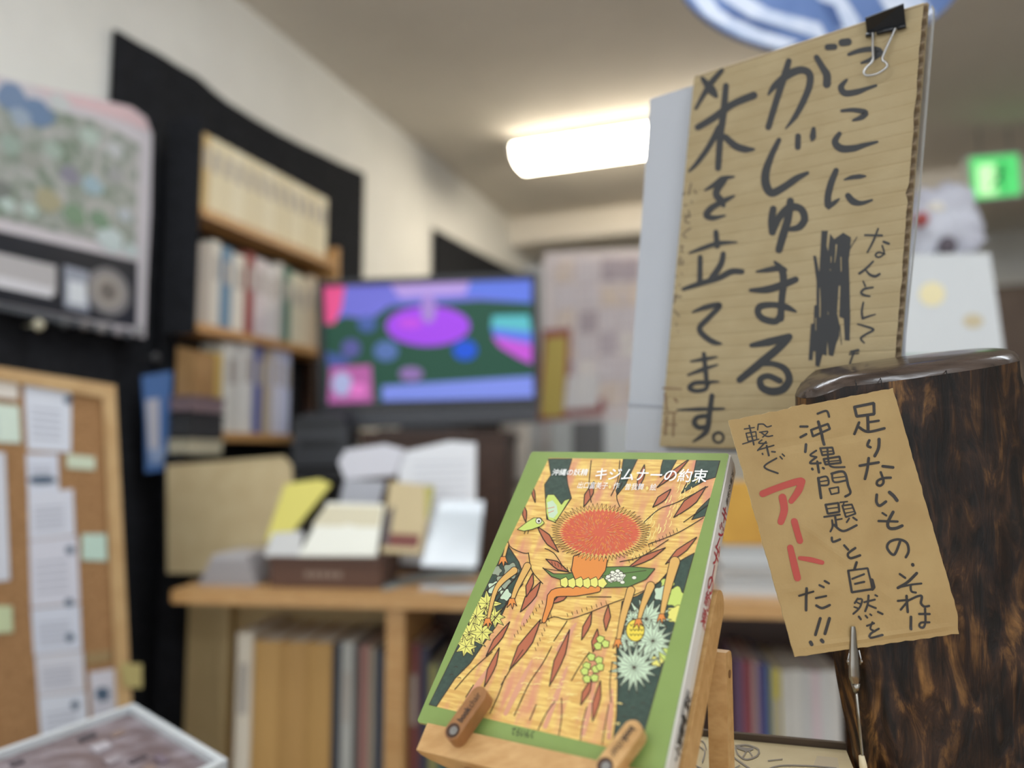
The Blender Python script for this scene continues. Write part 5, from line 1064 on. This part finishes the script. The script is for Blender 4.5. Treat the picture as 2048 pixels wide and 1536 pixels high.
allm.obj('painted_picture', [M('print ' + k_, PR[k_], .3, coat=.5, **({'rgb2': (52, 70, 62), 'scale': 300} if k_ == 'deep' else {})) for k_ in names], bkT)
# printed words
tx = MB(); lf_ = .00075
def word(mb_, s_, v_, a, b_, height=None, bold=0.0):
    p, q2 = bk_hit(*v_(*a), lf_), bk_hit(*v_(*b_), lf_); d = q2 - p; e = d.normalized(); up_ = (EY - e * EY.dot(e)).normalized()
    text_at(mb_, s_, p, e, up_, d.length, height, bold)
word(tx, 'キジムナーの約束', V6, (612, 292), (1680, 318), .0118, .012)
word(tx, '沖縄の妖精', V6, (205, 250), (545, 250), .0065, .012)
word(tx, '出口富美子', V6, (450, 372), (735, 378), .0062)
word(tx, '作', V6, (790, 378), (845, 378), .0060)
word(tx, '曽我舞', V6, (905, 388), (1080, 388), .0060)
word(tx, '絵', V6, (1140, 392), (1200, 392), .0060)
tx.obj('white_title', M('title white', (244, 244, 240), .4), bkT)
for cx, cy in ((764, 358), (1118, 370)):
    dm = MB().face([bk_hit(*V6(x, y), lf_) for x, y in ((cx, cy - 22), (cx + 16, cy), (cx, cy + 22), (cx - 16, cy))])
    dm.obj('diamond_mark', M('diamond yellow', (232, 208, 120), .4), bkT)
m_blk = M('black print', (36, 34, 36), .5)
pubm = MB(); VZ7 = View(840, 1350, 4.452)
word(pubm, 'てらいんく', VZ7, (808, 540), (1005, 572), .0046, .01); pubm.obj('publisher_name', m_blk, bkT)
# spine lettering, upright characters one below the other
SPN = B(BWd + .0017, 0, 0)
def spine_glyph(mb_, ch, py, size, bold=.01):
    p = None; t0, t1 = 0.0, BHt
    for _ in range(40):
        t = (t0 + t1) / 2; w3 = B(BWd, t, -BT / 2) - C; row_ = 768 - F * w3.dot(UP) / w3.dot(FWD)
        if row_ < py: t1 = t
        else: t0 = t
    o = B(BWd + .00185, t, -BT / 2); text_at(mb_, ch, o, -ENB, EY, height=size, width=(size * .95 if ch != '｜' else size * .12), bold=bold, center=True)
srd = MB(); sp1 = MB(); sp2 = MB()
for ch, y in zip('キジムナ｜の約束', (1030, 1062, 1090, 1118, 1145, 1170, 1200, 1236)): spine_glyph(srd, ch, y, .0115)
srd.obj('spine_title', M('spine red', (178, 52, 66), .4), bkT)
for ch, y in zip('沖縄の妖精', (948, 962, 976, 990, 1003)): spine_glyph(sp1, ch, y, .0050)
sp1.obj('spine_subtitle', m_blk, bkT)
for ch, y in zip('出口富美子', (1400, 1424, 1448, 1474, 1502)): spine_glyph(sp2, ch, y, .0105)
sp2.obj('spine_author', m_blk, bkT)

# ---- easel
ez = thing('book_easel', 'light wooden book easel with two swivelling page holders', 'book easel', Vector((B(BWd / 2, 0).x, B(BWd / 2, 0).y, BZ)))
m_beech = M('beech', (204, 162, 108), .42, rgb2=(186, 142, 88), scale=30, stretch=(1, 6, 6), bump=.05)
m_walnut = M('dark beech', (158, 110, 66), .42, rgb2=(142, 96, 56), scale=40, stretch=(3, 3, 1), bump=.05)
x0, x1 = .010, BWd + .012
MB().prism([B(x, -.0005, z) for x, z in [(x0, .0035), (x1, .0035), (x1, -.030), (x0 + .05, -.030), (x0 + .022, -.022), (x0 + .004, -.008), (x0, -.003)]], EY * -.016).obj('ledge', m_beech, ez)
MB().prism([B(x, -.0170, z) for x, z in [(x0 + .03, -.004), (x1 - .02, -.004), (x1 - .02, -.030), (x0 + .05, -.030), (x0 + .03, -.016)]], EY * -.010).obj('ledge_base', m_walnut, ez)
def holder(pa_, pb2, rpx, mat, flip):
    lift = .0036; h = .0095
    a = bk_at(*pa_, lift + h); b_ = bk_at(*pb2, lift + h); d = (b_ - a); l = d.length; d.normalize(); n = ENB.cross(d)
    r = rpx
    pts = [a + (-d * math.cos(t) + n * math.sin(t)) * r for t in [math.pi * (j / 8 - .5) for j in range(9)]] + [b_ + (d * math.cos(t) - n * math.sin(t)) * r for t in [math.pi * (j / 8 - .5) for j in range(9)]]
    o = MB().prism(pts, ENB * -h).obj('page_holder', mat, ez)
    s_ = a + ENB * .0003
    MB().prism([s_ + (d * math.cos(t) + n * math.sin(t)) * .0042 for t in [k * math.pi / 10 for k in range(20)]], ENB * -.0001).obj('screw_hole', M('hole dark', (70, 44, 26), .6), o)
    mb_ = MB(); mb_.prism([s_ - n * .0008 + (d * math.cos(t) + n * math.sin(t)) * .0024 for t in [k * math.pi / 8 for k in range(16)]], ENB * .0005)
    mb_.obj('screw', m_steel, o)
    tb_ = MB(); w_ = l * .80; hb = .0042
    if flip: st_, e, u_ = b_ + ENB * .0004 - d * (-.0014), -d, -n
    else: st_, e, u_ = a + ENB * .0004 + d * (l * .25), d, n
    text_at(tb_, 'book', st_ - u_ * hb * .5, e, u_, w_ * .50, hb, .035)
    text_at(tb_, 'chair', st_ + e * (w_ * .52) - u_ * hb * .5, e, u_, w_ * .48, hb, .0)
    tb_.obj('branding', M('branding ink', (54, 38, 28), .6), o)
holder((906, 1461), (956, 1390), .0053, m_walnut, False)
holder((1210, 1532), (1264, 1460), .0053, m_beech, True)
# uprights behind the book
def slat(xa, xb, ytop, za, zb_):
    r = .011; prof = [(-.026, za), (-.026, zb_)] ; mb_ = MB()
    pts = [(-.020, za), (ytop - .010, za)] + [(ytop - .010 + .010 * math.sin(t), za + (zb_ - za) * (.5 - .5 * math.cos(t))) for t in [math.pi * k / 10 for k in range(1, 10)]] + [(ytop - .010, zb_), (-.020, zb_)]
    mb_.prism([B(xa, y, z) for y, z in pts], EX * (xb - xa)); return mb_
YS = .128
slat(BWd - .018, BWd + .003, YS, -BT - .0005, -BT - .0215).obj('upright', m_beech, ez)
slat(.02, .041, YS, -BT - .0005, -BT - .0215).obj('upright', m_beech, ez)
MB().bbox(B(.041, .05, -BT - .004), EX * (BWd - .059), EY * .02, ENB * -.010, .002).obj('cross_bar', m_beech, ez)
# rear legs
EXH = Vector((EX.x, EX.y, 0)).normalized(); EYH = Vector((-EXH.y, EXH.x, 0))
def post(px0, px1, pyt, Z):
    a = P(px0, pyt, Z); wdt = (P(px1, pyt, Z) - a).length * .98; o = Vector((a.x, a.y, BZ + .0008)); h = a.z - o.z; dpt = .015
    pts = [(0, 0), (dpt, 0), (dpt, h - .006), (dpt * .85, h - .0015), (dpt * .6, h), (.001, h), (0, h - .001)]
    p_ = MB().prism([o + EYH * y + UPV * z for y, z in pts], EXH * wdt).obj('rear_leg', m_beech, ez)
    q = o + EXH * (wdt + .0002) + EYH * dpt * .5 + UPV * (h - .014)
    MB().prism([q + (EYH * math.cos(t) + UPV * math.sin(t)) * .0025 for t in [k * math.pi / 8 for k in range(16)]], EXH * .0003).obj('peg_hole', M('peg dark', (120, 84, 50), .6), p_)
post(1413, 1452, 1302, .480)
